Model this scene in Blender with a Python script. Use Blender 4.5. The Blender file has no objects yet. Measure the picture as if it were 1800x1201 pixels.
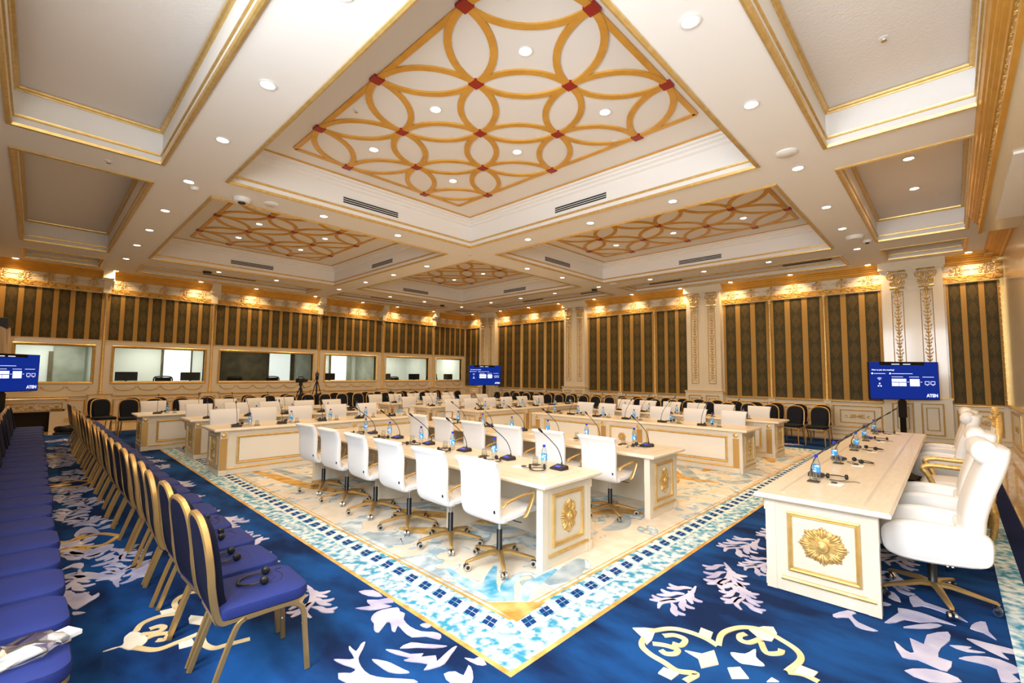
import bpy, math, random
from math import sin, cos, pi, radians, hypot
from mathutils import Vector, Matrix

# ------------------------------------------------------------------ scene, camera, light
sc = bpy.context.scene
COL = sc.collection
YAW, PITCH, ROLL, FPX = 0.765662634, 0.0704386341, 0.00885564467, 801.889
fw = Vector((cos(PITCH)*cos(YAW), cos(PITCH)*sin(YAW), sin(PITCH)))
rt = Vector((sin(YAW), -cos(YAW), 0)); up = rt.cross(fw)
r2 = cos(ROLL)*rt + sin(ROLL)*up; u2 = -sin(ROLL)*rt + cos(ROLL)*up
cam = bpy.data.cameras.new('camera'); camo = bpy.data.objects.new('camera', cam); COL.objects.link(camo)
cam.sensor_width = 36; cam.lens = FPX/1800*36; cam.clip_start = .02; cam.clip_end = 100
camo.matrix_world = Matrix(((r2.x, u2.x, -fw.x, 0), (r2.y, u2.y, -fw.y, 0), (r2.z, u2.z, -fw.z, 1.72), (0, 0, 0, 1)))
sc.camera = camo
sc.view_settings.view_transform = 'Standard'; sc.view_settings.look = 'None'
sc.view_settings.gamma = 1; sc.view_settings.use_curve_mapping = False
sc.view_settings.exposure = -0.2
sc.cycles.max_bounces = 8; sc.cycles.diffuse_bounces = 4; sc.cycles.glossy_bounces = 4; sc.cycles.transmission_bounces = 8
sc.cycles.sample_clamp_indirect = 4.0; sc.cycles.caustics_reflective = False; sc.cycles.caustics_refractive = False
w = bpy.data.worlds.new('world'); sc.world = w; w.use_nodes = True
w.node_tree.nodes['Background'].inputs[0].default_value = (.75, .86, 1, 1)
w.node_tree.nodes['Background'].inputs[1].default_value = 1.0
DAY, DOWN, WASH, BOOTH = 320, 12.5, 17, 40        # lamp strengths in watts: daylight per window, downlight, wall washer, booth panel
WARM = (1, .67, .35)

# ------------------------------------------------------------------ colours and materials
def lin(h):
    h = h.lstrip('#'); o = []
    for i in (0, 2, 4):
        c = int(h[i:i+2], 16)/255; o.append(c/12.92 if c <= .04045 else ((c+.055)/1.055)**2.4)
    return (*o, 1)
MATS = {}
def M(name, col, rough=.5, metal=0, col2=None, scale=8, bump=0, bscale=60, spec=.5, emit=0, trans=0, ior=1.45, coat=0, sheen=0, stretch=None, lo=.35, hi=.65):
    m = bpy.data.materials.new(name); m.use_nodes = True; nt = m.node_tree; b = nt.nodes['Principled BSDF']
    I = b.inputs; c = lin(col); I['Base Color'].default_value = c; I['Roughness'].default_value = rough; I['Metallic'].default_value = metal
    I['Specular IOR Level'].default_value = spec; I['IOR'].default_value = ior; I['Transmission Weight'].default_value = trans
    I['Coat Weight'].default_value = coat; I['Coat Roughness'].default_value = .08; I['Sheen Weight'].default_value = sheen
    if emit: I['Emission Color'].default_value = c; I['Emission Strength'].default_value = emit
    if col2 or bump:
        tc = nt.nodes.new('ShaderNodeTexCoord'); src = tc.outputs['Object']
        if stretch:
            mp = nt.nodes.new('ShaderNodeMapping'); mp.inputs['Scale'].default_value = stretch; nt.links.new(src, mp.inputs[0]); src = mp.outputs[0]
    if col2:
        n = nt.nodes.new('ShaderNodeTexNoise'); n.inputs['Scale'].default_value = scale; n.inputs['Detail'].default_value = 5
        r = nt.nodes.new('ShaderNodeValToRGB'); r.color_ramp.elements[0].position = lo; r.color_ramp.elements[1].position = hi
        r.color_ramp.elements[0].color = c; r.color_ramp.elements[1].color = lin(col2)
        nt.links.new(src, n.inputs['Vector']); nt.links.new(n.outputs['Fac'], r.inputs[0]); nt.links.new(r.outputs[0], I['Base Color'])
    if bump:
        n = nt.nodes.new('ShaderNodeTexNoise'); n.inputs['Scale'].default_value = bscale; n.inputs['Detail'].default_value = 3
        bp = nt.nodes.new('ShaderNodeBump'); bp.inputs['Strength'].default_value = bump; bp.inputs['Distance'].default_value = .01
        nt.links.new(src, n.inputs['Vector']); nt.links.new(n.outputs['Fac'], bp.inputs['Height']); nt.links.new(bp.outputs[0], I['Normal'])
    MATS[name] = m; return m
M('ceiling_paint', '#EFEBE6', .55); M('ceiling_paper', '#E6DFD8', .6, bump=.35, bscale=38)
M('coffer_panel', '#E9E4DE', .6); M('wall_lacquer', '#E7DAC0', .22, coat=.3); M('table_lacquer', '#E4DAC8', .28, col2='#DFD3BE', scale=3, coat=.3)
M('table_top', '#EEE2CE', .32, col2='#E8D9C1', scale=5, coat=.15, stretch=(1, 6, 1))
M('panel_cream', '#E9E2D5', .4); M('gold', '#E2C180', .36, .55, col2='#D6B068', scale=14); M('gold_paint', '#DEA84A', .4, .3, col2='#D49C3E', scale=5)
M('gold_relief', '#E3C07C', .42, .5, col2='#C99F55', scale=30); M('gold_matte', '#CFA767', .4, .7)
M('frame_gold', '#C9A468', .32, .75); M('red_lacquer', '#9A1F14', .4); M('vent_black', '#1b1a19', .6)
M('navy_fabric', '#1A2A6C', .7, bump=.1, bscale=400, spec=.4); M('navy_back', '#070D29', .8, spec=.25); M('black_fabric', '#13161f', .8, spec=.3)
M('white_leather', '#EAE7E4', .42, bump=.05, bscale=60); M('white_fabric', '#E7E5E4', .7, bump=.12, bscale=300); M('black_plastic', '#17181a', .4); M('dark_metal', '#202022', .35, .6)
M('chrome', '#D8D8D8', .12, 1); M('mic_black', '#262321', .45); M('button_blue', '#2438C8', .3, emit=.6)
M('cap_blue', '#1A2FC4', .35)
M('card_white', '#F6F4EF', .6); M('coaster', '#4A3A30', .6); M('screen_blue', '#0733A8', .25, emit=.75, spec=.2); M('screen_white', '#DCE6FF', .4, emit=1.3); M('screen_black', '#06070c', .25)
M('booth_white', '#E4E6E0', .7); M('booth_dark', '#4A4130', .7, col2='#6A5C42', scale=3); M('booth_grey', '#A9AB9F', .7, col2='#8E907F', scale=2); M('booth_glow', '#F4F7F6', .5, emit=.9)
M('firebox', '#1d1712', .8); M('cloth_beige', '#E3C9A8', .7, bump=.5, bscale=9, stretch=(1, 1, .3)); M('sensor_white', '#E8E6E2', .4); M('lens_glow', '#FFE9C8', .5, emit=22)
M('wash_glow', '#FFDFAE', .5, emit=26)
M('carpet_blue', '#124A8A', .95, col2='#08214A', scale=2.6, lo=.38, hi=.62, bump=.3, bscale=250, stretch=(1, .45, 1), spec=.2)
M('carpet_lilac', '#CFCBDD', .9, col2='#A9A5C4', scale=4, spec=.2); M('carpet_cream', '#F6EFDF', .9, col2='#F0E0C2', scale=3, spec=.2)
M('carpet_gold', '#E2BE78', .9, col2='#C08A3C', scale=6, spec=.2); M('carpet_scroll', '#F0DCB2', .9, col2='#E2C086', scale=4, spec=.2); M('carpet_teal', '#3E9FC4', .9, col2='#CFE6EE', scale=5, spec=.2)
M('carpet_grey', '#8FA3AE', .9, col2='#C9CFD0', scale=4, spec=.2); M('carpet_navy', '#123C7C', .9, spec=.2); M('carpet_white', '#EFEBE2', .9, spec=.2)
M('carpet_marbled', '#E4EDEA', .9, col2='#3D93B4', scale=13, spec=.2, stretch=(1, 1, 1), lo=.40, hi=.62); M('carpet_dark', '#14234F', .9, spec=.2)
M('marble', '#C9A878', .06, col2='#DCC49A', scale=1.6, coat=.5, stretch=(1, 3, 1)); M('marble_joint', '#8F7350', .3); M('cable_black', '#121212', .5)

def clear(name, tint, refl, rough=.03):
    m = bpy.data.materials.new(name); m.use_nodes = True; nt = m.node_tree; nt.nodes.remove(nt.nodes['Principled BSDF'])
    t_ = nt.nodes.new('ShaderNodeBsdfTransparent'); t_.inputs[0].default_value = tint; g = nt.nodes.new('ShaderNodeBsdfGlossy'); g.inputs['Roughness'].default_value = rough
    lw = nt.nodes.new('ShaderNodeLayerWeight'); lw.inputs[0].default_value = refl; mx = nt.nodes.new('ShaderNodeMixShader')
    nt.links.new(lw.outputs['Facing'], mx.inputs[0]); nt.links.new(t_.outputs[0], mx.inputs[1]); nt.links.new(g.outputs[0], mx.inputs[2]); nt.links.new(mx.outputs[0], nt.nodes['Material Output'].inputs[0]); MATS[name] = m
clear('bottle_plastic', (.86, .93, .97, 1), .25); clear('glass', (.95, .97, .96, 1), .14); clear('window_glass', (.92, .95, .93, 1), .12, .01); clear('plastic_bag', (.9, .92, .94, 1), .5, .12)
MATS['screen_blue'].node_tree.nodes['Principled BSDF'].inputs['Base Color'].default_value = (.004, .01, .05, 1)
def nodes_of(name):
    m = bpy.data.materials.new(name); m.use_nodes = True; MATS[name] = m
    nt = m.node_tree; b = nt.nodes['Principled BSDF']
    def mth(op, a, c=None, d=None):
        n = nt.nodes.new('ShaderNodeMath'); n.operation = op
        for i, v in enumerate((a, c, d)):
            if v is None: continue
            if isinstance(v, (int, float)): n.inputs[i].default_value = v
            else: nt.links.new(v, n.inputs[i])
        return n.outputs[0]
    def mix(f, a, c):
        n = nt.nodes.new('ShaderNodeMix'); n.data_type = 'RGBA'
        if isinstance(f, (int, float)): n.inputs[0].default_value = f
        else: nt.links.new(f, n.inputs[0])
        for i, v in ((6, a), (7, c)):
            if isinstance(v, tuple): n.inputs[i].default_value = v
            else: nt.links.new(v, n.inputs[i])
        return n.outputs[2]
    return nt, b, mth, mix
def ramp(nt, x, a, c):
    n = nt.nodes.new('ShaderNodeMapRange'); n.interpolation_type = 'SMOOTHSTEP'; nt.links.new(x, n.inputs[0]); n.inputs[1].default_value = a; n.inputs[2].default_value = c
    return n.outputs[0]

# striped damask wallpaper: u counts stripes, v counts pattern repeats (both from the UV map)
nt, b, mth, mix = nodes_of('damask_stripe')
uv = nt.nodes.new('ShaderNodeUVMap'); sp = nt.nodes.new('ShaderNodeSeparateXYZ'); nt.links.new(uv.outputs[0], sp.inputs[0])
s = mth('ABSOLUTE', mth('MULTIPLY', mth('SUBTRACT', mth('FRACT', sp.outputs[0]), .5), 2)); t = mth('FRACT', sp.outputs[1])
cb = nt.nodes.new('ShaderNodeCombineXYZ'); nt.links.new(s, cb.inputs[0]); nt.links.new(mth('MULTIPLY', t, 2.2), cb.inputs[1])
vo = nt.nodes.new('ShaderNodeTexVoronoi'); vo.inputs['Scale'].default_value = 7; vo.feature = 'DISTANCE_TO_EDGE'; nt.links.new(cb.outputs[0], vo.inputs['Vector'])
scroll = ramp(nt, vo.outputs['Distance'], .08, .17)
med = ramp(nt, mth('SUBTRACT', mth('MULTIPLY', mth('ABSOLUTE', mth('SINE', mth('MULTIPLY', t, pi))), .5), s), -.03, .05)
ring = ramp(nt, mth('SUBTRACT', .1, mth('ABSOLUTE', mth('SUBTRACT', mth('MULTIPLY', mth('ABSOLUTE', mth('COSINE', mth('MULTIPLY', t, pi))), .62), s))), 0, .06)
c = mix(scroll, lin('#544A2F'), lin('#313020')); c = mix(mth('MULTIPLY', med, scroll), c, lin('#65502C')); c = mix(mth('MULTIPLY', ring, .2), c, lin('#30352A'))
gband = ramp(nt, s, .68, .70); nz = nt.nodes.new('ShaderNodeTexNoise'); nz.inputs['Scale'].default_value = 40
c = mix(gband, c, lin('#AE8748')); nt.links.new(c, b.inputs['Base Color']); b.inputs['Roughness'].default_value = .6; b.inputs['Specular IOR Level'].default_value = .15
nt.links.new(mth('MULTIPLY', gband, .25), b.inputs['Metallic'])
# watercolour field of the inner carpet
nt, b, mth, mix = nodes_of('carpet_field')
tc = nt.nodes.new('ShaderNodeTexCoord'); n1 = nt.nodes.new('ShaderNodeTexNoise'); n1.inputs['Scale'].default_value = 1.5; n1.inputs['Detail'].default_value = 2.2; n1.inputs['Distortion'].default_value = 1.6
n2 = nt.nodes.new('ShaderNodeTexNoise'); n2.inputs['Scale'].default_value = 6; n2.inputs['Detail'].default_value = 6
for n in (n1, n2): nt.links.new(tc.outputs['Object'], n.inputs['Vector'])
patch = ramp(nt, n1.outputs[0], .52, .54); line = ramp(nt, mth('SUBTRACT', .008, mth('ABSOLUTE', mth('SUBTRACT', n1.outputs[0], .53))), 0, .004)
wc = mix(ramp(nt, n2.outputs[0], .4, .62), lin('#E4EAEA'), lin('#93B4C4')); base = mix(ramp(nt, n2.outputs[0], .35, .7), lin('#EAE0CF'), lin('#E2D3BC'))
c = mix(mth('MULTIPLY', patch, .9), base, wc); c = mix(mth('MULTIPLY', line, .55), c, lin('#6F8CA0'))
nt.links.new(c, b.inputs['Base Color']); b.inputs['Roughness'].default_value = .92; b.inputs['Specular IOR Level'].default_value = .2
# bottle label
nt, b, mth, mix = nodes_of('label_blue')
tc = nt.nodes.new('ShaderNodeTexCoord'); n1 = nt.nodes.new('ShaderNodeTexNoise'); n1.inputs['Scale'].default_value = 45; nt.links.new(tc.outputs['Object'], n1.inputs['Vector'])
nt.links.new(mix(ramp(nt, n1.outputs[0], .56, .6), lin('#2E9BEA'), lin('#EAF6FF')), b.inputs['Base Color']); b.inputs['Roughness'].default_value = .4

# ------------------------------------------------------------------ mesh tools
def V(*a): return Vector(a)
def cat(pts, n=6, closed=False):
    P = [Vector(p) for p in pts]; out = []
    m = len(P); rng = range(m) if closed else range(m-1)
    for i in rng:
        p1, p2 = P[i], P[(i+1) % m]
        p0 = P[i-1] if (closed or i > 0) else p1*2-p2
        p3 = P[(i+2) % m] if (closed or i+2 < m) else p2*2-p1
        for k in range(n):
            t = k/n; out.append(.5*((2*p1)+(p2-p0)*t+(2*p0-5*p1+4*p2-p3)*t*t+(3*p1-p0-3*p2+p3)*t**3))
    if not closed: out.append(P[-1])
    return out
class MB:
    def __init__(s): s.v = []; s.f = []; s.uv = None
    def box(s, x0, x1, y0, y1, z0, z1):
        n = len(s.v); s.v += [(x, y, z) for z in (z0, z1) for y in (y0, y1) for x in (x0, x1)]
        s.f += [tuple(n+i for i in q) for q in ((0, 2, 3, 1), (4, 5, 7, 6), (0, 1, 5, 4), (2, 6, 7, 3), (0, 4, 6, 2), (1, 3, 7, 5))]; return s
    def loops(s, L, close=True, cap=True, ring=False):
        n0 = len(s.v); k = len(L[0])
        for l in L: s.v += [tuple(p) for p in l]
        m = len(L)
        for i in range(m if ring else m-1):
            a = n0+i*k; c = n0+((i+1) % m)*k
            for j in range(k if close else k-1):
                j2 = (j+1) % k; s.f.append((a+j, a+j2, c+j2, c+j))
        if cap and not ring: s.f.append(tuple(n0+j for j in reversed(range(k)))); s.f.append(tuple(n0+(m-1)*k+j for j in range(k)))
        return s
    def tube(s, path, a, b=None, n=8, side=None, sq=1, closed=False, cap=True):
        P = [Vector(p) for p in path]; m = len(P); L = []; pa = None
        for i in range(m):
            q0 = P[i-1] if (i > 0 or closed) else P[i]; q1 = P[(i+1) % m] if (i < m-1 or closed) else P[i]
            t = (q1-q0).normalized() if (q1-q0).length > 1e-9 else V(0, 0, 1)
            if side is not None: e1 = Vector(side); e1 = (e1 - t*e1.dot(t)).normalized()
            else:
                if pa is None: ref = V(0, 0, 1) if abs(t.z) < .9 else V(1, 0, 0); e1 = t.cross(ref).normalized()
                else: e1 = (pa - t*pa.dot(t)).normalized()
                pa = e1
            e2 = t.cross(e1)
            ra = a[i] if isinstance(a, (list, tuple)) else a
            bb = a if b is None else b
            rb = bb[i] if isinstance(bb, (list, tuple)) else bb
            l = []
            for j in range(n):
                th = 2*pi*(j+.5)/n; cx, sx = cos(th), sin(th)
                if sq != 1: cx = math.copysign(abs(cx)**sq, cx); sx = math.copysign(abs(sx)**sq, sx)
                l.append(P[i]+e1*cx*ra+e2*sx*rb)
            L.append(l)
        return s.loops(L, ring=closed, cap=cap)
    def lathe(s, prof, n=16, c=(0, 0, 0), cap=True, axis='z'):
        L = []
        for r, z in prof:
            l = []
            for j in range(n):
                th = 2*pi*j/n
                if axis == 'z': l.append((c[0]+r*cos(th), c[1]+r*sin(th), c[2]+z))
                elif axis == 'y': l.append((c[0]+r*cos(th), c[1]-z, c[2]+r*sin(th)))
                else: l.append((c[0]+z, c[1]+r*cos(th), c[2]+r*sin(th)))
            L.append(l)
        return s.loops(L, cap=cap)
    def slab(s, x0, x1, y0, y1, z0, z1, b=.015):
        R = lambda d, z: [(x0+d, y0+d, z), (x1-d, y0+d, z), (x1-d, y1-d, z), (x0+d, y1-d, z)]
        return s.loops([R(b*1.6, z0), R(b*.2, z0+b*.8), R(0, z0+b*1.3), R(0, z1-b), R(b, z1)])
    def rring(s, x0, x1, y0, y1, z, prof):          # moulding around a horizontal rectangle: prof = (inset, dz)
        L = []
        for d, dz in prof: L.append([(x0+d, y0+d, z+dz), (x1-d, y0+d, z+dz), (x1-d, y1-d, z+dz), (x0+d, y1-d, z+dz)])
        return s.loops(L, cap=False, ring=True)
    def wring(s, u0, u1, v0, v1, prof, y=0):        # picture-frame moulding on a wall (x = u, z = v, room at -y): prof = (inset, out)
        L = []
        for d, o in prof: L.append([(u0+d, y-o, v0+d), (u1-d, y-o, v0+d), (u1-d, y-o, v1-d), (u0+d, y-o, v1-d)])
        return s.loops(L, cap=False, ring=True)
    def poly(s, pts, z0, z1):                        # extruded flat outline (plan)
        n = len(s.v); k = len(pts); s.v += [(p[0], p[1], z0) for p in pts]+[(p[0], p[1], z1) for p in pts]
        s.f.append(tuple(n+k+i for i in range(k)))
        for i in range(k): j = (i+1) % k; s.f.append((n+i, n+j, n+k+j, n+k+i))
        return s
    def ribbon(s, pts, wd, z0, z1):                  # flat stroke in plan with varying width
        P = [Vector((p[0], p[1])) for p in pts]; m = len(P); A = []; B = []
        for i in range(m):
            t = (P[min(i+1, m-1)]-P[max(i-1, 0)]).normalized(); nn = Vector((-t.y, t.x)); ww = wd[i] if isinstance(wd, (list, tuple)) else wd
            A.append(P[i]+nn*ww/2); B.append(P[i]-nn*ww/2)
        n = len(s.v); s.v += [(p.x, p.y, z1) for p in A]+[(p.x, p.y, z1) for p in B]+[(p.x, p.y, z0) for p in A]+[(p.x, p.y, z0) for p in B]
        for i in range(m-1):
            s.f += [(n+i, n+m+i, n+m+i+1, n+i+1), (n+i, n+i+1, n+2*m+i+1, n+2*m+i), (n+m+i, n+3*m+i, n+3*m+i+1, n+m+i+1)]
        return s
    def extrude_x(s, prof, x0, x1):                  # constant profile (y,z) along x
        return s.loops([[(x0, p[0], p[1]) for p in prof], [(x1, p[0], p[1]) for p in prof]])
    def mesh(s, name, mat, smooth=False):
        me = bpy.data.meshes.new(name); me.from_pydata([tuple(p) for p in s.v], [], s.f)
        me.materials.append(MATS[mat])
        if s.uv:
            l = me.uv_layers.new(name='UVMap')
            for p in me.polygons:
                for li in p.loop_indices: l.data[li].uv = s.uv(me.vertices[me.loops[li].vertex_index].co)
        me.update()
        import bmesh as _b
        bm = _b.new(); bm.from_mesh(me); _b.ops.recalc_face_normals(bm, faces=bm.faces); bm.to_mesh(me); bm.free()
        if smooth: me.shade_smooth() if smooth is True else me.set_sharp_from_angle(angle=smooth)
        if smooth and smooth is not True:
            for p in me.polygons: p.use_smooth = True
        return me
    def obj(s, name, mat, parent=None, smooth=False, loc=None, rz=0):
        return put(name, s.mesh(name, mat, smooth), parent, loc, rz)
def put(name, me, parent=None, loc=None, rz=0, mx=None):
    o = bpy.data.objects.new(name, me); COL.objects.link(o)
    if parent is not None: o.parent = parent
    if mx is not None: o.matrix_local = mx
    else:
        if loc is not None: o.location = loc
        if rz: o.rotation_euler = (0, 0, rz)
    return o
def tag(o, label, cat_, group=None):
    o['label'] = label; o['category'] = cat_
    if group: o['group'] = group
    return o
def thing(name, label, cat_, loc=(0, 0, 0), rz=0, group=None):
    return tag(put(name, None, None, loc, rz), label, cat_, group)
def dup(root, loc, rz, label=None, group=None, name=None):
    r = root.copy(); COL.objects.link(r); r.location = loc; r.rotation_euler = (0, 0, rz)
    if label: r['label'] = label
    if group: r['group'] = group
    for ch in root.children:
        c = ch.copy(); COL.objects.link(c); c.parent = r
        for g in ch.children:
            d = g.copy(); COL.objects.link(d); d.parent = c
    return r
def struct(o): o['kind'] = 'structure'; return o
ORD = 'first second third fourth fifth sixth seventh eighth ninth tenth eleventh twelfth thirteenth fourteenth fifteenth sixteenth seventeenth eighteenth nineteenth twentieth twenty-first twenty-second twenty-third twenty-fourth twenty-fifth twenty-sixth twenty-seventh twenty-eighth twenty-ninth thirtieth'.split()
ORDS = lambda i: ORD[i] if i < len(ORD) else str(i+1)+'th'
def area(name, loc, size, watts, col, direction, parent=None, sy=None, spread=pi, shape=None):
    l = bpy.data.lights.new(name, 'AREA'); l.energy = watts; l.color = col; l.size = size; l.spread = spread
    if sy: l.shape = 'RECTANGLE'; l.size_y = sy
    else: l.shape = shape or 'DISK'
    o = bpy.data.objects.new(name, l); COL.objects.link(o); o.location = loc
    o.rotation_euler = Vector(direction).to_track_quat('-Z', 'Y').to_euler()
    if parent is not None: o.parent = parent
    return o
XA, XB, YA, YB, HC = -1.13, 15.55, -.95, 18.35, 4.7
SM = radians(40)

# ------------------------------------------------------------------ relief ornaments (built flat: x across, z up, rising towards -y)
def leaf(mb, pts, w, h=.012, n=6, y=0):
    P = cat([(p[0], y, p[1]) for p in pts], 4); m = len(P)
    a = [max(.0015, w*sin(pi*min(.97, (i+.35)/m))**.8) for i in range(m)]
    mb.tube(P, a, [max(.002, h*sin(pi*min(.97, (i+.35)/m))) for i in range(m)], n=n, side=(0, -1, 0)) if 0 else mb.tube(P, [max(.002, h*sin(pi*min(.97, (i+.35)/m))) for i in range(m)], a, n=n, side=(0, -1, 0))
def curl(mb, cx, cz, r, a0, turns, w, h=.01, sgn=1):
    pts = []
    for i in range(9):
        f = i/8; th = a0+sgn*turns*2*pi*f; rr = r*(1-.8*f); pts.append((cx+rr*cos(th), cz+rr*sin(th)))
    leaf(mb, pts, w, h)
def rosette(rx, rz, petals=8):
    mb = MB(); r = min(rx, rz)
    for k in range(petals):
        th = 2*pi*k/petals; q = lambda f, a: (cos(th+a)*rx*f, sin(th+a)*rz*f)
        leaf(mb, [q(.26, 0), q(.5, 0), q(.8, 0), q(1.0, .03)], r*.085, .026)
        for sg in (1, -1):
            g = pi/petals
            leaf(mb, [q(.3, sg*.2*g), q(.55, sg*.38*g), q(.78, sg*.42*g), q(.93, sg*.3*g)], r*.075, .022)
            leaf(mb, [q(.4, sg*.45*g), q(.6, sg*.62*g), q(.74, sg*.75*g), q(.86, sg*.72*g)], r*.065, .018)
            leaf(mb, [q(.45, sg*.75*g), q(.62, sg*.85*g), q(.7, sg*g)], r*.06, .016)
            c_ = q(.56, sg*.9*g); curl(mb, c_[0], c_[1], r*.075, th, .9, r*.03, .022, sg)
    mb.lathe([(r*.30, 0), (r*.31, .02), (r*.27, .034), (r*.22, .026), (r*.19, .034), (.004, .04)], 20, axis='y')
    mb.loops([[(cos(2*pi*k/48)*rx*f*(.93+.07*cos(2*pi*k/48*petals*2)), -y, sin(2*pi*k/48)*rz*f*(.93+.07*cos(2*pi*k/48*petals*2))) for k in range(48)] for f, y in ((.9, -.001), (.84, .007), (.3, .012), (.01, .012))], cap=False)
    return mb
def medallion(w=.19, h=.13):
    mb = MB()
    for sx in (1, -1):
        leaf(mb, [(sx*w*.45, 0), (sx*w*.8, .004), (sx*w*1.15, 0)], .007)
        for sz in (1, -1):
            curl(mb, sx*w*.42, sz*h*.42, h*.36, pi/2*(1-sx)/2, .9, .011, .012, sx*sz)
            leaf(mb, [(0, sz*h*.2), (sx*w*.14, sz*h*.6), (sx*w*.05, sz*h*.95)], .012)
            leaf(mb, [(sx*w*.08, sz*h*.1), (sx*w*.34, sz*h*.12), (sx*w*.62, sz*h*.3)], .011)
    leaf(mb, [(0, -h), (0, 0), (0, h)], .012, .016)
    return mb
def rinceau(L=.5, h=.07):
    mb = MB(); n = 12
    leaf(mb, [(L*i/n, h*.55*sin(2*pi*i/n)) for i in range(n+1)], .010)
    for k in range(2):
        cx = L*(.25+.5*k); sg = 1 if k == 0 else -1
        curl(mb, cx, -sg*h*.05, h*.75, pi/2*sg, 1.1, .010, .012, -sg)
        for a in range(5): th = 2*pi*a/5; leaf(mb, [(cx, 0), (cx+cos(th)*h*.3, sin(th)*h*.3), (cx+cos(th)*h*.5, sin(th)*h*.5)], .012, .014)
        for a in (-1, 1):
            leaf(mb, [(cx+a*L*.1, sg*h*.3), (cx+a*L*.17, sg*h*.75), (cx+a*L*.24, sg*h*.95)], .012)
            leaf(mb, [(cx+a*L*.1, -sg*h*.5), (cx+a*L*.15, -sg*h*.85), (cx+a*L*.2, -sg*h*1.0)], .010)
    return mb
def garland(hh=2.2):
    mb = MB(); n = int(hh/.085)
    for i in range(n):
        z = i*hh/n; f = 1+.35*sin(i*1.7)
        for sx in (1, -1): leaf(mb, [(0, z), (sx*.022*f, z+.03), (sx*.034*f, z+.075)], .011, .014)
        leaf(mb, [(0, z), (0, z+.05), (0, z+.1)], .010, .02)
    for sx in (1, -1):
        curl(mb, sx*.035, hh+.06, .04, 0, .9, .010, .012, sx); curl(mb, sx*.03, -.05, .035, 0, .9, .009, .012, -sx)
        leaf(mb, [(0, hh+.05), (sx*.03, hh+.14), (sx*.012, hh+.22)], .012)
    leaf(mb, [(0, hh), (0, hh+.16), (0, hh+.3)], .014)
    return mb
def dado_scroll(w=.32, h=.07):
    mb = MB()
    for sx in (1, -1):
        curl(mb, sx*w*.78, 0, h*.75, 0 if sx > 0 else pi, 1.1, .010, .01, -sx); curl(mb, sx*w*.4, h*.1, h*.8, pi/2, 1, .012, .012, sx)
        for k in range(4): leaf(mb, [(sx*w*.05*k, 0), (sx*w*(.12+.1*k), h*.4), (sx*w*(.1+.13*k), h*.95)], .011); leaf(mb, [(sx*w*.1*k, 0), (sx*w*(.12+.12*k), -h*.4), (sx*w*(.14+.14*k), -h*.8)], .010)
    return mb
def capital(w=.36):
    mb = MB()
    for sx in (1, -1):
        curl(mb, sx*w*.34, .28, .095, pi/2, 1.5, .024, .03, -sx); curl(mb, sx*w*.27, .10, .07, 0 if sx > 0 else pi, 1.3, .018, .024, -sx); curl(mb, sx*w*.12, .2, .05, 0, 1.1, .015, .02, sx)
        leaf(mb, [(sx*w*.05, .04), (sx*w*.2, .16), (sx*w*.34, .22)], .02, .025); leaf(mb, [(0, .02), (sx*w*.12, .09), (sx*w*.3, .03)], .016, .02)
    for k in range(-2, 3): leaf(mb, [(k*.03, .22), (k*.032, .30), (k*.036, .36)], .012, .025)
    for k in range(-3, 4): leaf(mb, [(k*.04, .02), (k*.046, .10), (k*.05, .16)], .016, .024)
    mb.box(-w*.5, w*.5, -.05, 0, .375, .40); mb.box(-w*.46, w*.46, -.04, 0, .40, .42); mb.box(-w*.40, w*.40, -.02, 0, -.06, -.005)
    return mb
ORN = {k: f.mesh(k, 'gold_relief', True) for k, f in dict(rosette=rosette(.122, .16), rosette_wide=rosette(.165, .145, 8), medallion=medallion(), rinceau_band=rinceau(), garland=garland(2.15), dado_ornament=dado_scroll(), capital=capital(), cross_ornament=rosette(.10, .09, 6), slim_rosette=rosette(.07, .17, 7)).items()}

# ------------------------------------------------------------------ ceiling
CX = [(-.38, 1.08), (1.94, 6.94), (7.83, 12.65), (13.6, 14.82)]
CY = [(-.33, 1.04), (1.88, 8.07), (9.0, 15.2), (16.25, 17.55)]
mb = MB()
xs = sorted({XA-.2, XB+.2, *[a for p in CX for a in p]}); ys = sorted({YA-.2, YB+.2, *[a for p in CY for a in p]})
for i in range(len(xs)-1):
    for j in range(len(ys)-1):
        if (xs[i], xs[i+1]) in CX and (ys[j], ys[j+1]) in CY: continue
        mb.box(xs[i], xs[i+1], ys[j], ys[j+1], HC, HC+.04)
CEIL = struct(mb.obj('ceiling', 'ceiling_paint'))
LOW = [(-.045, 0), (-.045, -.018), (-.02, -.03), (.004, -.022), (.012, .012), (-.01, .012)]
LOW2 = [(-.002, .085), (.02, .09), (.022, .105), (.008, .112), (.012, .125), (-.002, .13)]
LIGHT_SPOTS = []
def bandarc(X, Y, ci, cj, q, wd=.095, nn=12):
    def W(i, j):
        def g(A, t): k = min(max(int(math.floor(t)), 0), len(A)-2); return A[k]+(A[k+1]-A[k])*(t-k)
        return (g(X, i), g(Y, j))
    pts = [W(ci+cos(q+pi/2*k/nn), cj+sin(q+pi/2*k/nn)) for k in range(nn+1)]
    return pts
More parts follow.
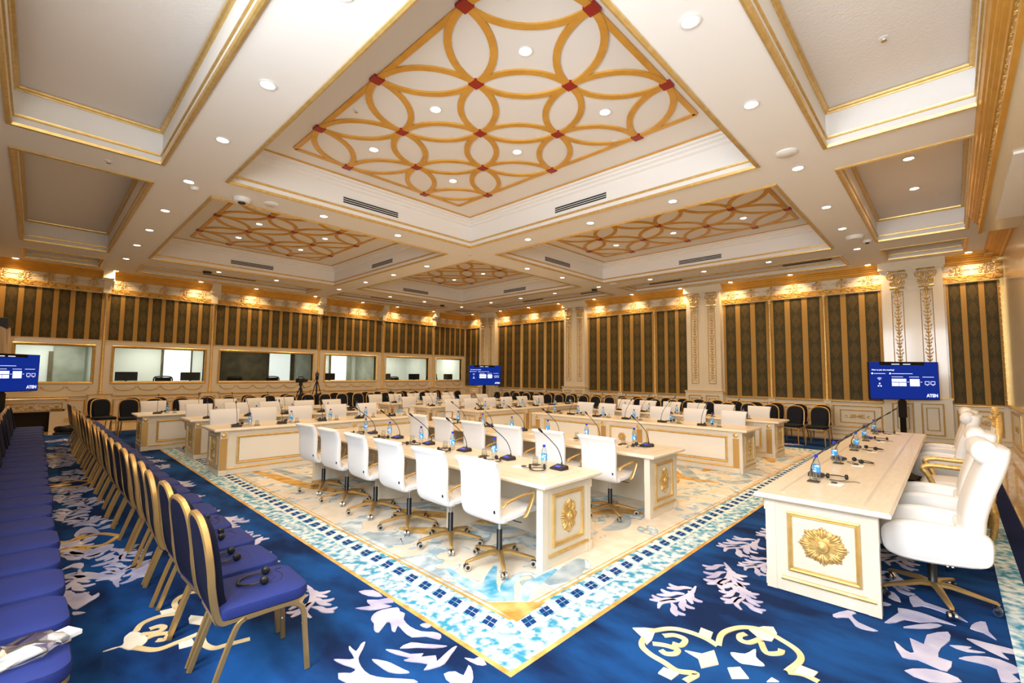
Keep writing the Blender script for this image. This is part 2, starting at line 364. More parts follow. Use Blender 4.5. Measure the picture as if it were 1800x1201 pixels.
for i, (x0, x1) in enumerate(CX):
    for j, (y0, y1) in enumerate(CY):
        inner = i in (1, 2) and j in (1, 2); zp = 5.32 if inner else 5.17; mb = MB()
        mb.loops([[(x0+d, y0+d, z), (x1-d, y0+d, z), (x1-d, y1-d, z), (x0+d, y1-d, z)] for d, z in (((0, HC+.04), (0, 5.16), (.05, 5.18), (.05, 5.22), (.10, 5.24), (.10, 5.27), (.15, 5.28), (.17, zp)) if inner else ((0, HC+.04), (0, zp)))], cap=False)
        cf = mb.obj('coffer', 'ceiling_paint', CEIL)
        pm = MB(); e = .17 if inner else 0; pm.box(x0+e, x1-e, y0+e, y1-e, zp, zp+.02); pm.obj('coffer_panel', 'coffer_panel' if inner else 'ceiling_paper', cf)
        g = MB(); g.rring(x0, x1, y0, y1, HC, LOW); g.obj('gilt_edge', 'gold', cf)
        g = MB(); g.rring(x0, x1, y0, y1, HC, LOW2); g.obj('gilt_edge', 'gold', cf)
        g = MB(); g.rring(x0+e, x1-e, y0+e, y1-e, zp, [(-.005, -.05), (.012, -.05), (.02, -.035), (.045, -.03), (.05, -.005), (-.005, 0)] if not inner else [(0, -.012), (.05, -.012), (.05, 0), (0, 0)]); g.obj('gilt_edge', 'gold' if not inner else 'gold_paint', cf)
        if inner:
            def lat(a, c, n): e_, st = .75, None; L = c-a-2*e_; st = L/(n-1+2*.08); return [a+e_]+[a+e_+st*(k+.08) for k in range(1, n-1)]+[c-e_]
            X = [x0+.755, x0+1.64, x0+2.46, x0+3.27, x0+4.16] if i == 1 else [x0+.68, x0+1.54, x0+2.36, x0+3.17, x0+4.04]
            Y = [y0+.51+k for k in (0, .885, 1.71, 2.54, 3.365, 4.19, 5.09)]
            for ci in range(5):
                for cj in range(7):
                    if (ci+cj) % 2: 
                        d = MB(); d.box(X[ci]-.068, X[ci]+.068, Y[cj]-.068, Y[cj]+.068, zp-.032, zp); d.obj('diamond', 'red_lacquer', cf); continue
                    for q in range(4):
                        mx, my = ci+.7*cos(pi/4+q*pi/2), cj+.7*sin(pi/4+q*pi/2)
                        if not (0 < mx < 4 and 0 < my < 6): continue
                        r = MB(); r.ribbon(bandarc(X, Y, ci, cj, q*pi/2), .082, zp, zp-.020-.0007*((ci*5+cj*3+q*2) % 9)); r.obj('ring_band', 'gold_paint', cf)
                    if 0 < ci < 4 and 0 < cj < 6 and ci in (1, 3): LIGHT_SPOTS.append((X[ci], Y[cj], zp, 'panel', i, j))
            for (a, c, d, f) in ((X[0]-.038, X[0]+.038, Y[0], Y[-1]), (X[-1]-.038, X[-1]+.038, Y[0], Y[-1]), (X[0], X[-1], Y[0]-.038, Y[0]+.038), (X[0], X[-1], Y[-1]-.038, Y[-1]+.038)):
                bb = MB(); bb.box(a, c, d, f, zp-.017, zp); bb.obj('border_band', 'gold_paint', cf)
# upper floor slab closing the void over the coffers
struct(MB().box(XA-.3, XB+.3, YA-.3, YB+.3, 5.45, 5.5).obj('ceiling', 'ceiling_paint'))

# ------------------------------------------------------------------ walls: local frames with x along the wall, z up, room towards -y
def wall_root(name, loc, rz): return struct(put(name, None, None, loc, rz))
WL = wall_root('wall_left', (0, YB, 0), 0)                 # x = world X
WR = wall_root('wall_right', (XB, 0, 0), -pi/2)            # x = -world Y
WN = wall_root('wall_near', (0, YA, 0), pi)                # x = -world X
WB = wall_root('wall_behind', (XA, 0, 0), pi/2)            # x = world Y
def part(mb, name, mat, par, smooth=False): return mb.obj(name, mat, par, smooth)
GFR = [(0, 0), (0, .016), (.012, .022), (.024, .014), (.03, .02), (.036, 0)]
def gframe(par, u0, u1, v0, v1, y=0, wd=1.0, mat='gold', name='panel_frame'):
    part(MB().wring(u0, u1, v0, v1, [(a*wd, o) for a, o in GFR], y), name, mat, par)
def rail(par, u0, u1, z, h=.03, out=.03, mat='gold', name='rail', y=0):
    part(MB().extrude_x([(y, z-h/2), (y-out*.6, z-h/2), (y-out, z-h*.1), (y-out, z+h*.3), (y-out*.5, z+h/2), (y, z+h/2)], u0, u1), name, mat, par)
def stripes(par, u0, u1, v0, v1, n, y=-.012):
    m = MB(); m.box(u0, u1, y, 0, v0, v1); m.uv = lambda c: ((c.x-u0)/(u1-u0)*n, (c.z-v1)/.45); part(m, 'stripe_panel', 'damask_stripe', par)
CORN = [(0, 4.46), (-.03, 4.46), (-.05, 4.49), (-.05, 4.505), (-.09, 4.52), (-.10, 4.55), (-.13, 4.56), (-.15, 4.60), (-.19, 4.61), (-.21, 4.645), (-.26, 4.66), (-.275, 4.70), (0, 4.70)]
TN = [0]
def cornice(par, u0, u1): part(MB().extrude_x(CORN, u0, u1), 'cornice', 'gold_paint', par)
def frieze(par, u0, u1, meds):
    part(MB().box(u0, u1, -.02, 0, 4.19, 4.47), 'frieze_board', 'wall_lacquer', par)
    part(MB().box(u0, u1, -.035, 0, 4.045, 4.20), 'frieze_back', 'gold_paint', par)
    n = max(1, round((u1-u0)/.5)); st = (u1-u0)/n
    for k in range(n): put('rinceau_band', ORN['rinceau_band'], par, mx=Matrix.Translation((u0+k*st, -.038, 4.118)) @ Matrix.Diagonal((st/.5, 1.3, 1.05, 1)))
    for k in range(meds): put('medallion', ORN['medallion'], par, mx=Matrix.Translation((u0+(k+.5)*(u1-u0)/meds, -.022, 4.335)) @ Matrix.Diagonal((1.1, 1.5, 1.02, 1)))
    rail(par, u0, u1, 4.035, .02, .05, 'wall_lacquer', 'bead_rail')
def colonette(par, u, z0, z1, r=.035):
    m = MB(); m.lathe([(r*1.6, 0), (r*1.6, .03), (r*1.2, .05), (r*1.35, .07), (r*.95, .10), (r*.9, (z1-z0)*.5), (r*.8, z1-z0-.12), (r*1.2, z1-z0-.09), (r*.9, z1-z0-.07), (r*1.5, z1-z0-.02), (r*1.5, z1-z0)], 12, (u, -.02, z0)); part(m, 'colonette', 'gold', par, SM)
def base(par, u0, u1, y=0):
    part(MB().box(u0, u1, y-.03, y, 0, .12), 'baseboard', 'wall_lacquer', par); rail(par, u0, u1, .135, .025, .03, y=y); rail(par, u0, u1, .25, .02, .02, y=y)

# right wall ---------------------------------------------------------------
part(MB().box(-YB-.2, -YA+.2, 0, .15, 0, HC), 'wall_body', 'wall_lacquer', WR)
PIL = [(.05, 1.23), (5.35, 6.46), (10.66, 11.7), (15.9, 17.0)]
BAYS = [(-.95, .05, []), (1.23, 5.35, [2.55, 3.955]), (6.46, 10.66, [7.73, 9.14]), (11.7, 15.9, [12.89, 14.3]), (17.0, 18.35, [])]
for y0, y1, cols in BAYS:
    u0, u1 = -y1, -y0
    frieze(WR, u0, u1, 7 if cols else 2); cornice(WR, u0, u1)
    cuts = [u0]+sorted(-c_ for c_ in cols)+[u1]; base(WR, u0, u1)
    for k in range(len(cuts)-1):
        a, c_ = cuts[k]+.035, cuts[k+1]-.035; stripes(WR, a, c_, 1.07, 4.03, 3)
        gframe(WR, a, c_, 1.07, 4.03, -.012, .5)
        rail(WR, cuts[k]+.1, cuts[k+1]-.1, 1.045, .04, .05, 'gold'); gframe(WR, a+.08, c_-.08, .34, .94, 0, 1)
        if c_-a > .9: gframe(WR, a+.24, c_-.24, .46, .82, 0, .7); put('dado_ornament', ORN['dado_ornament'], WR, ((a+c_)/2, -.004, .64))
    for c_ in cols:
        colonette(WR, -c_, 1.06, 4.03); part(MB().box(-c_-.09, -c_+.09, -.06, 0, 0, 1.06), 'pedestal', 'wall_lacquer', WR); rail(WR, -c_-.1, -c_+.1, 1.06, .04, .075)
        gframe(WR, -c_-.05, -c_+.05, .3, .95, -.06, .4)
def pilaster(par, u0, u1, y=-.22):
    um = (u0+u1)/2
    p = part(MB().box(u0, u1, y, 0, 1.2, 4.47), 'pilaster', 'wall_lacquer', par)
    part(MB().box(u0-.05, u1+.05, y-.06, 0, 0, 1.17), 'pedestal', 'wall_lacquer', p)
    m = MB(); m.box(u0-.07, u1+.07, y-.08, 0, 1.17, 1.2); part(m, 'pedestal_cap', 'wall_lacquer', p); rail(p, u0-.07, u1+.07, 1.21, .025, .1, 'gold', 'gilt_rail', y+.02)
    part(MB().box(u0-.06, u1+.06, y-.07, 0, 4.5, 4.70), 'entablature', 'wall_lacquer', p); part(MB().box(u0-.03, u1+.03, y-.035, 0, 4.46, 4.5), 'architrave', 'wall_lacquer', p)
    for s in (-1, 1):
        uc = um+s*.28; put('capital', ORN['capital'], p, (uc, y, 4.05)); gframe(p, uc-.12, uc+.12, 1.45, 3.93, y, .45, 'gold'); put('garland', ORN['garland'], p, mx=Matrix.Translation((uc, y-.002, 1.6)) @ Matrix.Diagonal((1.6, 1.2, 1, 1)))
        gframe(p, uc-.21, uc+.21, .3, 1.08, y-.06, .9); gframe(p, uc-.12, uc+.12, .42, .98, y-.06, .5)
    base(p, u0-.05, u1+.05, y-.06)
for y0, y1 in PIL: pilaster(WR, -y1, -y0)

# left wall with the interpreters' windows -----------------------------------
WIN = [(-.42, 1.13), (1.63, 3.95), (4.43, 7.62), (8.15, 10.39), (10.91, 13.2), (13.7, 15.3)]
ZW0, ZW1 = 1.38, 2.40
m = MB(); m.box(XA-.2, XB+.2, 0, .15, 0, ZW0); m.box(XA-.2, XB+.2, 0, .15, ZW1, HC)
cut = [XA-.2]+[e_ for w_ in WIN for e_ in w_]+[XB+.2]
for k in range(0, len(cut), 2): m.box(cut[k], cut[k+1], 0, .15, ZW0, ZW1)
part(m, 'wall_body', 'wall_lacquer', WL)
CL = [1.36, 4.15, 7.85, 10.72, 13.5]; bl = [XA]+CL+[XB]
cornice(WL, XA, XB)
for k in range(len(bl)-1):
    a, c_ = bl[k], bl[k+1]; L = c_-a
    frieze(WL, a+.08, c_-.08, round(L/.52)); stripes(WL, a+.045, c_-.045, 2.62, 4.03, max(4, round(L/.372)))
    rail(WL, a+.04, c_-.04, 2.61, .022, .025); rail(WL, a+.18, c_-.18, .955, .035, .05); gframe(WL, a+.3, c_-.3, .3, .86, 0, 1)
    if k: gframe(WL, a+.5, c_-.5, .42, .74, 0, .6)
    w0, w1 = WIN[k]
    for s in range(int(round((w1-w0)/.56))):
        st = (w1-w0)/round((w1-w0)/.56); x0 = w0+s*st+.03; x1 = w0+(s+1)*st-.03; g = MB()
        g.tube(cat([(x0, -.012, 1.21), (x0+.08, -.016, 1.14), ((x0+x1)/2, -.02, 1.11), (x1-.08, -.016, 1.14), (x1, -.012, 1.21)], 5), [.006]+[.013]*19+[.006], n=6)
        for e_ in (x0, x1): g.lathe([(.001, 0), (.02, .01), (.001, .02)], 8, (e_, 0, 1.215), axis='y')
        part(g, 'swag', 'gold', WL, True)
    base(WL, a, c_)
for c_ in CL:
    colonette(WL, c_, 1.02, 4.03, .04); part(MB().box(c_-.25, c_+.25, -.06, 0, 0, .98), 'pedestal', 'wall_lacquer', WL); rail(WL, c_-.29, c_+.29, 1.0, .045, .09); gframe(WL, c_-.17, c_+.17, .28, .9, -.06, .8)
    part(MB().box(c_-.09, c_+.09, -.10, 0, 4.04, 4.40), 'bracket', 'wall_lacquer', WL); part(MB().box(c_-.15, c_+.15, -.18, 0, 4.40, 4.47), 'bracket_cap', 'wall_lacquer', WL); part(MB().box(c_-.13, c_+.13, -.29, 0, 4.47, 4.7), 'bracket_block', 'wall_lacquer', WL)
for k, (a, c_) in enumerate(WIN):
    wn = struct(put('window_%d' % (k+1), None, None, (0, YB, 0)))
    part(MB().wring(a-.07, c_+.07, ZW0-.07, ZW1+.07, [(0, 0), (0, .03), (.02, .045), (.045, .03), (.05, .035), (.07, .01), (.07, -.14)]), 'window_frame', 'gold', wn)
    part(MB().box(a, c_, .06, .07, ZW0, ZW1), 'pane', 'window_glass', wn)
# interpreters' booths behind the glass
bo = struct(put('wall_booths', None, None, (0, YB, 0)))
part(MB().box(XA, XB+.2, .15, 2.6, .65, .7), 'booth_floor', 'booth_grey', bo); part(MB().box(XA, XB+.2, .15, 2.6, 2.75, 2.8), 'booth_ceiling', 'booth_white', bo)
part(MB().box(XA, XB+.2, .15, .6, 1.30, 1.34), 'booth_desk', 'booth_white', bo)
BW = ['booth_white', 'booth_white', 'booth_dark', 'booth_white', 'booth_white', 'booth_white']
for k in range(6):
    a, c_ = bl[k]+.1, bl[k+1]-.1; part(MB().box(a, c_, 2.3, 2.4, .7, 2.75), 'booth_wall', BW[k], bo)
    part(MB().box(c_, c_+.2, .15, 2.6, .7, 2.75), 'booth_partition', 'booth_grey' if k in (0, 2, 3) else 'booth_white', bo)
    if k in (1, 2, 3):
        d0, dw = {1: (3.19, .82), 2: (6.75, .85), 3: (9.4, .75)}[k]; part(MB().box(d0, d0+dw, 2.26, 2.3, .7, 2.72), 'doorway_glow', 'booth_glow', bo)  # glowing slab in the doorway stands in for the lit room beyond
        part(MB().box(d0-.07, d0, 2.22, 2.3, .7, 2.75), 'door_post', 'booth_dark', bo); part(MB().box(d0+dw, d0+dw+.2, 2.2, 2.3, .7, 2.75), 'curtain', 'booth_dark' if k != 3 else 'booth_grey', bo)
    if k == 0: part(MB().box(.35, 1.1, 2.2, 2.28, .7, 2.7), 'curtain', 'booth_grey', bo); part(MB().box(.25, .35, 2.15, 2.28, .7, 2.3), 'door_post', 'booth_dark', bo)
    lx = (a+c_)/2; part(MB().box(lx-.5, lx+.5, 1.1, 1.4, 2.735, 2.748), 'light_panel', 'booth_glow', bo)
    area('booth_light', (lx, YB+1.25, 2.72), 1.0, BOOTH*(.35 if k == 2 else 1), (1, .95, .86), (0, 0, -1), sy=.3)
MONX = [(1.71, 2.26), (3.39, 3.95), (8.3, 8.75), (11.0, 11.4), (12.4, 13.0), (13.8, 14.05), (14.5, 15.05)]
for k, (a, c_) in enumerate(MONX):
    o = thing('monitor', 'dark monitor back behind the booth glass, %s from the left' % ORD[k], 'monitor', ((a+c_)/2, YB+.42, 1.34), 0, 'booth monitors')
    h = (c_-a)/2; MB().slab(-h, h, -.02, .02, .05, .33, .008).obj('screen', 'black_plastic', o); MB().box(-.03, .03, -.01, .05, 0, .1).box(-.1, .1, -.06, .08, 0, .01).obj('stand', 'black_plastic', o)
for k, x in enumerate((3.0, 5.15, 6.45, 11.9, 14.2)):
    o = thing('mesh_chair', 'black mesh office chair inside the booth, %s from the left' % ORD[k], 'chair', (x, YB+.9, .7), 0, 'booth chairs')
    MB().tube(cat([(-.24, 0, .5), (-.25, .02, .75), (-.15, .03, .82), (.15, .03, .82), (.25, .02, .75), (.24, 0, .5)], 5), .02, n=6).obj('back_frame', 'black_plastic', o, True)
    MB().slab(-.22, .22, .0, .02, .48, .79, .005).obj('backrest', 'black_fabric', o); MB().slab(-.24, .24, -.45, .0, .43, .48, .01).obj('seat', 'black_fabric', o); MB().lathe([(.03, .05), (.03, .43)], 8).box(-.28, .28, -.03, .03, 0, .05).box(-.03, .03, -.28, .28, 0, .05).obj('base', 'black_plastic', o)
# fireplace at the end of the left aisle
fp = thing('fireplace', 'cream fireplace with gilded carved frieze and black opening under the first booth window', 'fireplace', (0, YB, 0))
MB().box(-.6, -.37, -.3, -.03, 0, .62).box(.33, .62, -.3, -.03, 0, .62).box(-.6, .62, -.3, -.03, .56, .88).obj('surround', 'wall_lacquer', fp)
MB().box(-.37, .33, -.1, -.06, 0, .56).obj('firebox', 'firebox', fp); MB().slab(-.66, .68, -.34, -.03, .88, .93, .01).obj('mantel', 'wall_lacquer', fp)
for k in range(2): put('relief_band', ORN['rinceau_band'], fp, (-.42+.5*k, -.305, .68))
MB().wring(-.5, .58, .58, .8, [(a_*.6, o_) for a_, o_ in GFR], -.3).obj('panel_frame', 'gold', fp); MB().extrude_x([(-.34, .90), (-.352, .905), (-.34, .92)], -.66, .68).obj('gilt_edge', 'gold', fp)

# near wall (beside the camera) with corner frame, and the dropped soffit with its big cornice
part(MB().box(-XB-.2, -XA+.2, 0, .15, 0, HC), 'wall_body', 'wall_lacquer', WN)
u0 = -XB
for k, (a, c_) in enumerate(((.03, .11), (.15, .24))): part(MB().box(u0+a, u0+c_, -.05, 0, 1.1, 4.2), 'corner_moulding', 'gold', WN)
for z in range(24): part(MB().lathe([(.03, 0), (.03, .006), (.012, .02), (.002, .022)], 8, (u0+.195, -.05, 1.2+z*.125), axis='y'), 'moulding_boss', 'gold_relief', WN, True)
base(WN, -XB, -8); gframe(WN, -XB+.35, -XB+2.2, .3, .98, 0, 1.4); put('dado_ornament', ORN['dado_ornament'], WN, (-XB+1.25, -.006, .64)); rail(WN, -XB, -8, 1.09, .05, .06)
put('corbel', ORN['capital'], WN, mx=Matrix.Translation((-XB+.35, -.02, 4.1)) @ Matrix.Diagonal((1, 5, 1.25, 1)))
cornice(WN, -XB, -11.5)
sof = struct(put('trim_1', None, None, (0, 0, 0)))
part(MB().box(XA, 11.5, YA, -.5, 4.3, 4.66), 'soffit', 'wall_lacquer', sof)
part(MB().extrude_x([(-.5, 4.28), (-.455, 4.28), (-.45, 4.31), (-.47, 4.33), (-.47, 4.36)], XA, 11.5), 'cornice', 'gold_paint', sof)
part(MB().extrude_x([(-.5, 4.36), (-.47, 4.36), (-.455, 4.45), (-.5, 4.45)], XA, 11.5), 'cornice_frieze', 'gold_matte', sof)
part(MB().extrude_x([(-.5, 4.45), (-.44, 4.45), (-.43, 4.48), (-.40, 4.49), (-.40, 4.53), (-.375, 4.54), (-.37, 4.59), (-.35, 4.60), (-.34, 4.66), (-.325, 4.70), (-.5, 4.7)], XA, 11.5), 'cornice', 'gold_paint', sof)
for k in range(24): put('rinceau_band', ORN['rinceau_band'], sof, mx=Matrix.Translation((11.45-k*.5, -.468, 4.405)) @ Matrix.Rotation(pi, 4, 'Z') @ Matrix.Diagonal((.8, 1.8, .5, 1)))
struct(MB().box(7.6, 10.6, -.93, -.62, 4.27, 4.3).obj('trim_2', 'ceiling_paint'))

# wall behind the camera with tall unseen windows, set high so their light falls like bounced flash
WZ = [(-.7, .95), (1.35, 3.0)]
m = MB(); ed = [YA-.2]+[e_ for w_ in WZ for e_ in w_]+[YB+.2]
for k in range(0, len(ed), 2): m.box(ed[k], ed[k+1], 0, .15, 0, HC)
for a, c_ in WZ: m.box(a, c_, 0, .15, 0, 1.75); m.box(a, c_, 0, .15, 4.25, HC)
part(m, 'wall_body', 'wall_lacquer', WB); cornice(WB, YA, YB)
for k, (a, c_) in enumerate(WZ):
    wn = struct(put('window_%d' % (7+k), None, None, (XA, 0, 0), pi/2))
    part(MB().wring(a, c_, 1.75, 4.25, [(0, .03), (.06, .03), (.06, -.1), (0, -.1)]), 'window_frame', 'wall_lacquer', wn)
    for z in (2.6, 3.4): part(MB().box(a, c_, .04, .08, z-.02, z+.02), 'glazing_bar', 'wall_lacquer', wn)
    part(MB().box((a+c_)/2-.025, (a+c_)/2+.025, .04, .08, 1.75, 4.25), 'glazing_bar', 'wall_lacquer', wn)
    area('daylight', (XA+.03, (a+c_)/2, 3.0), 1.5, DAY, (.86, .93, 1), (1, 0, 0), sy=2.4)

# ------------------------------------------------------------------ floor and carpet
FL = struct(MB().box(XA-.2, XB+.2, YA-.2, YB+.2, -.1, -.006).obj('floor', 'marble_joint'))
tile = MB().box(0, .796, 0, .42, -.006, 0).mesh('tile', 'marble')
for k in range(21): put('tile', tile, FL, (XA+k*.8, YA, 0))
tile2 = MB().box(0, .796, 0, 1.196, -.006, 0).mesh('tile', 'marble')
for k in range(21): put('tile', tile2, FL, (XA+k*.8, 17.15, 0))
CARP = tag(MB().box(XA+.06, 15.2, -.52, 17.1, -.006, .004).obj('carpet', 'carpet_blue'), 'wall-to-wall deep blue hand-tufted carpet with cream bordered centre field', 'carpet')
MB().box(XA+.06, 15.2, -.52, -.36, .004, .006).obj('edge_band', 'carpet_dark', CARP); MB().box(XA+.06, 15.2, -.36, -.21, .004, .0115).obj('edge_band', 'carpet_marbled', CARP)
RX0, RX1, RY0, RY1 = 1.96, 12.75, 1.87, 15.2
def plank(x0, x1, y0, y1, z, mat, name): MB().box(x0, x1, y0, y1, .003, z).obj(name, mat, CARP)
plank(RX0, RX1, RY0, RY1, .006, 'carpet_gold', 'border_line'); plank(RX0+.035, RX1-.035, RY0+.035, RY1-.035, .0072, 'carpet_marbled', 'border_band')
plank(RX0+.42, RX1-.42, RY0+.42, RY1-.42, .0084, 'carpet_gold', 'border_line'); plank(RX0+.445, RX1-.445, RY0+.445, RY1-.445, .0092, 'carpet_field', 'centre_field')
plank(RX0+.47, RX1-.47, RY0+.47, RY1-.47, .0098, 'carpet_gold', 'border_line'); plank(RX0+.482, RX1-.482, RY0+.482, RY1-.482, .0104, 'carpet_field', 'centre_field')
lat_n, lat_w = MB(), MB()
def lattice(p0, d, nrm, L):
    n = int(L/.19)
    for k in range(n):
        s = .42+k*.19; Q = lambda a, c_: (p0[0]+d[0]*a+nrm[0]*c_, p0[1]+d[1]*a+nrm[1]*c_)
        for r in range(2):
            for q in range(2):
                a = s+.02+q*.052+r*.02; lat_n.poly([Q(a, .27+r*.05), Q(a+.046, .27+r*.05), Q(a+.062, .312+r*.05), Q(a+.016, .312+r*.05)], .007, .0088)
        lat_w.poly([Q(s-.055, .24), Q(s-.01, .24), Q(s+.04, .40), Q(s-.005, .40)], .007, .0092)
    lat_w.poly([Q(.3, .235), Q(L, .235), Q(L, .25), Q(.3, .25)], .007, .0084)
lattice((RX0, RY0), (1, 0), (0, 1), RX1-RX0-.4); lattice((RX0, RY0), (0, 1), (1, 0), RY1-RY0-.4)
o = lat_n.obj('border_lattice', 'carpet_navy', CARP); o['kind'] = 'stuff'; o = lat_w.obj('border_lattice', 'carpet_white', CARP); o['kind'] = 'stuff'

# woven motifs; outlines given in metres on the floor
ZI = [0]
def zi(): ZI[0] = (ZI[0]+1) % 9; return ZI[0]*.00022
def shape(pts, mat, name='motif', z=.0085, sm=3): 
    z += zi()
    a = sum(pts[i][0]*pts[(i+1) % len(pts)][1]-pts[(i+1) % len(pts)][0]*pts[i][1] for i in range(len(pts)))
    P = [(p.x, p.y) for p in cat([(p[0], p[1], 0) for p in (pts if a > 0 else pts[::-1])], sm, True)]
    MB().poly(P, .003, z).obj(name, mat, CARP)
def stroke(pts, wd, mat, z=.0085, taper=True, name='motif', mb=None):
    P = cat([(p[0], p[1], 0) for p in pts], 6); m = len(P); B = mb or MB(); z += zi()
    B.ribbon([(p.x, p.y) for p in P], [wd*(max(.12, sin(pi*(i+.4)/m))**.6 if taper else 1) for i in range(m)], .003, z)
    if mb is None: B.obj(name, mat, CARP)
LIL = [[(1.85,3.42),(1.94,3.36),(1.94,3.22),(1.87,3.3)],[(1.83,3.25),(1.89,3.19),(1.96,3.16),(1.95,3.08),(1.88,3.12),(1.91,3.04),(1.84,3.06),(1.77,3.1),(1.71,3.2),(1.8,3.15),(1.81,3.2)],[(1.83,3.04),(1.93,2.99),(1.91,2.93),(1.92,2.88),(1.87,2.82),(1.85,2.71),(1.87,2.61),(1.92,2.55),(1.94,2.49),(1.9,2.45),(1.86,2.54),(1.79,2.6),(1.79,2.7),(1.8,2.78),(1.75,2.73),(1.74,2.76),(1.78,2.84),(1.77,2.87),(1.67,2.8),(1.66,2.85),(1.7,2.92),(1.71,2.98),(1.76,3.03)],[(1.91,2.68),(1.95,2.67),(1.96,2.62),(1.92,2.62)],[(1.67,2.55),(1.75,2.55),(1.8,2.48),(1.89,2.36),(1.82,2.4),(1.75,2.48)],[(1.6,2.6),(1.65,2.53),(1.68,2.45),(1.74,2.4),(1.71,2.38),(1.78,2.33),(1.75,2.28),(1.82,2.3),(1.9,2.32),(1.93,2.31),(1.85,2.27),(1.77,2.23),(1.71,2.24),(1.65,2.27),(1.7,2.3),(1.64,2.39),(1.62,2.43),(1.66,2.42),(1.62,2.51)],[(1.49,2.57),(1.53,2.51),(1.55,2.46),(1.57,2.36),(1.58,2.31),(1.54,2.34),(1.5,2.4),(1.49,2.49)],[(1.55,2.76),(1.5,2.7),(1.44,2.64),(1.41,2.55),(1.41,2.45),(1.46,2.36),(1.56,2.24),(1.53,2.22),(1.29,2.47),(1.29,2.59),(1.34,2.54),(1.38,2.56),(1.35,2.64),(1.33,2.73),(1.37,2.69),(1.42,2.65),(1.44,2.76),(1.46,2.79),(1.46,2.71),(1.52,2.76)],[(1.89,2.19),(1.92,2.14),(1.96,2.13),(1.94,2.05),(1.9,2.09)],[(1.86,2.12),(1.84,2.06),(1.76,1.98),(1.69,2.06),(1.71,2.16),(1.77,2.13),(1.78,2.07)],[(4.08,0.69),(4.23,0.62),(4.22,0.57),(4.17,0.59),(4.08,0.54),(4.04,0.43),(4,0.49),(4.01,0.55),(4.11,0.6),(4.05,0.66)],[(4.21,0.41),(4.45,0.35),(4.54,0.36),(4.57,0.25),(4.55,0.16),(4.51,0.05),(4.49,0.14),(4.39,0.23),(4.36,0.31),(4.27,0.35)],[(4.23,0.31),(4.42,0.18),(4.44,0.12),(4.33,0.18),(4.24,0.28)],[(4.82,0.31),(4.89,0.27),(4.8,0.22),(4.76,0.09),(4.63,-0.01),(4.7,0.13),(4.71,0.23),(4.65,0.28)],[(4.53,-0.02),(4.66,-0.05),(4.72,-0.1),(4.56,-0.11),(4.46,-0.14),(4.52,-0.08)],[(3.96,0.34),(3.88,0.28),(3.89,0.24),(4.08,0.27),(4.05,0.2),(4.21,0.19),(4.36,0.09),(4.23,0.08),(4.08,0.12),(3.93,0.13),(3.93,0.07),(3.79,0.09),(3.79,0.15),(3.81,0.22),(3.78,0.29)],[(4.34,0),(4.36,-0.09),(4.38,-0.25),(4.33,-0.25),(4.29,-0.15),(4.21,-0.18),(4.25,-0.1)],[(4.16,0.08),(4.23,-0.02),(4.18,0),(4.21,-0.08),(4.14,0)],[(4.01,0.04),(4.12,-0.04),(4.17,-0.14),(4.11,-0.23),(4.02,-0.18),(3.96,-0.21),(3.88,-0.13),(4.03,-0.12),(4.03,-0.04)],[(3.62,0.27),(3.73,0.18),(3.76,0.09),(3.72,0.03),(3.59,0.16)],[(4.83,0.49),(4.83,0.4),(4.67,0.35),(4.71,0.44)],[(4.57,0.48),(4.57,0.4),(4.51,0.44)],[(0.23,4.99),(0.29,5),(0.29,4.81),(0.36,4.9),(0.39,4.77),(0.43,4.81),(0.43,4.74),(0.37,4.67),(0.32,4.61),(0.28,4.62)],[(0.28,4.56),(0.34,4.49),(0.28,4.5)],[(0.24,5.34),(0.31,5.37),(0.39,5.37),(0.47,5.25),(0.55,5.09),(0.46,5.12),(0.35,5.24)],[(0.51,5.35),(0.57,5.31),(0.62,5.13),(0.6,5.08),(0.56,5.18)],[(0.54,4.9),(0.61,4.92),(0.66,5.05),(0.68,5.24),(0.75,5.25),(0.8,5.16),(0.74,4.98),(0.68,5),(0.64,4.89)],[(0.27,6.05),(0.39,6.05),(0.41,5.95),(0.53,6.04),(0.63,6.04),(0.59,5.88),(0.43,5.71),(0.38,5.87)],[(0.41,6.29),(0.45,6.44),(0.54,6.44),(0.48,6.29)],[(0.24,7.47),(0.31,7.51),(0.3,7.34)],[(0.37,6.63),(0.43,6.85),(0.52,6.86),(0.57,6.52),(0.5,6.62),(0.42,6.65),(0.39,6.53)],[(0.49,7.12),(0.59,7.24),(0.6,7.11),(0.53,7.05)],[(0.47,5.62),(0.55,5.73),(0.63,5.6),(0.54,5.62)],[(0.24,5.56),(0.33,5.67),(0.39,5.62),(0.37,5.48),(0.31,5.59)],[(0.43,5.49),(0.53,5.52),(0.58,5.5),(0.51,5.46)],[(0.67,5.69),(0.72,5.85),(0.81,5.86),(0.73,5.74)],[(0.56,6.71),(0.66,6.82),(0.74,6.81),(0.66,6.69)],[(0.24,6.32),(0.3,6.47),(0.41,6.43),(0.36,6.23)]]
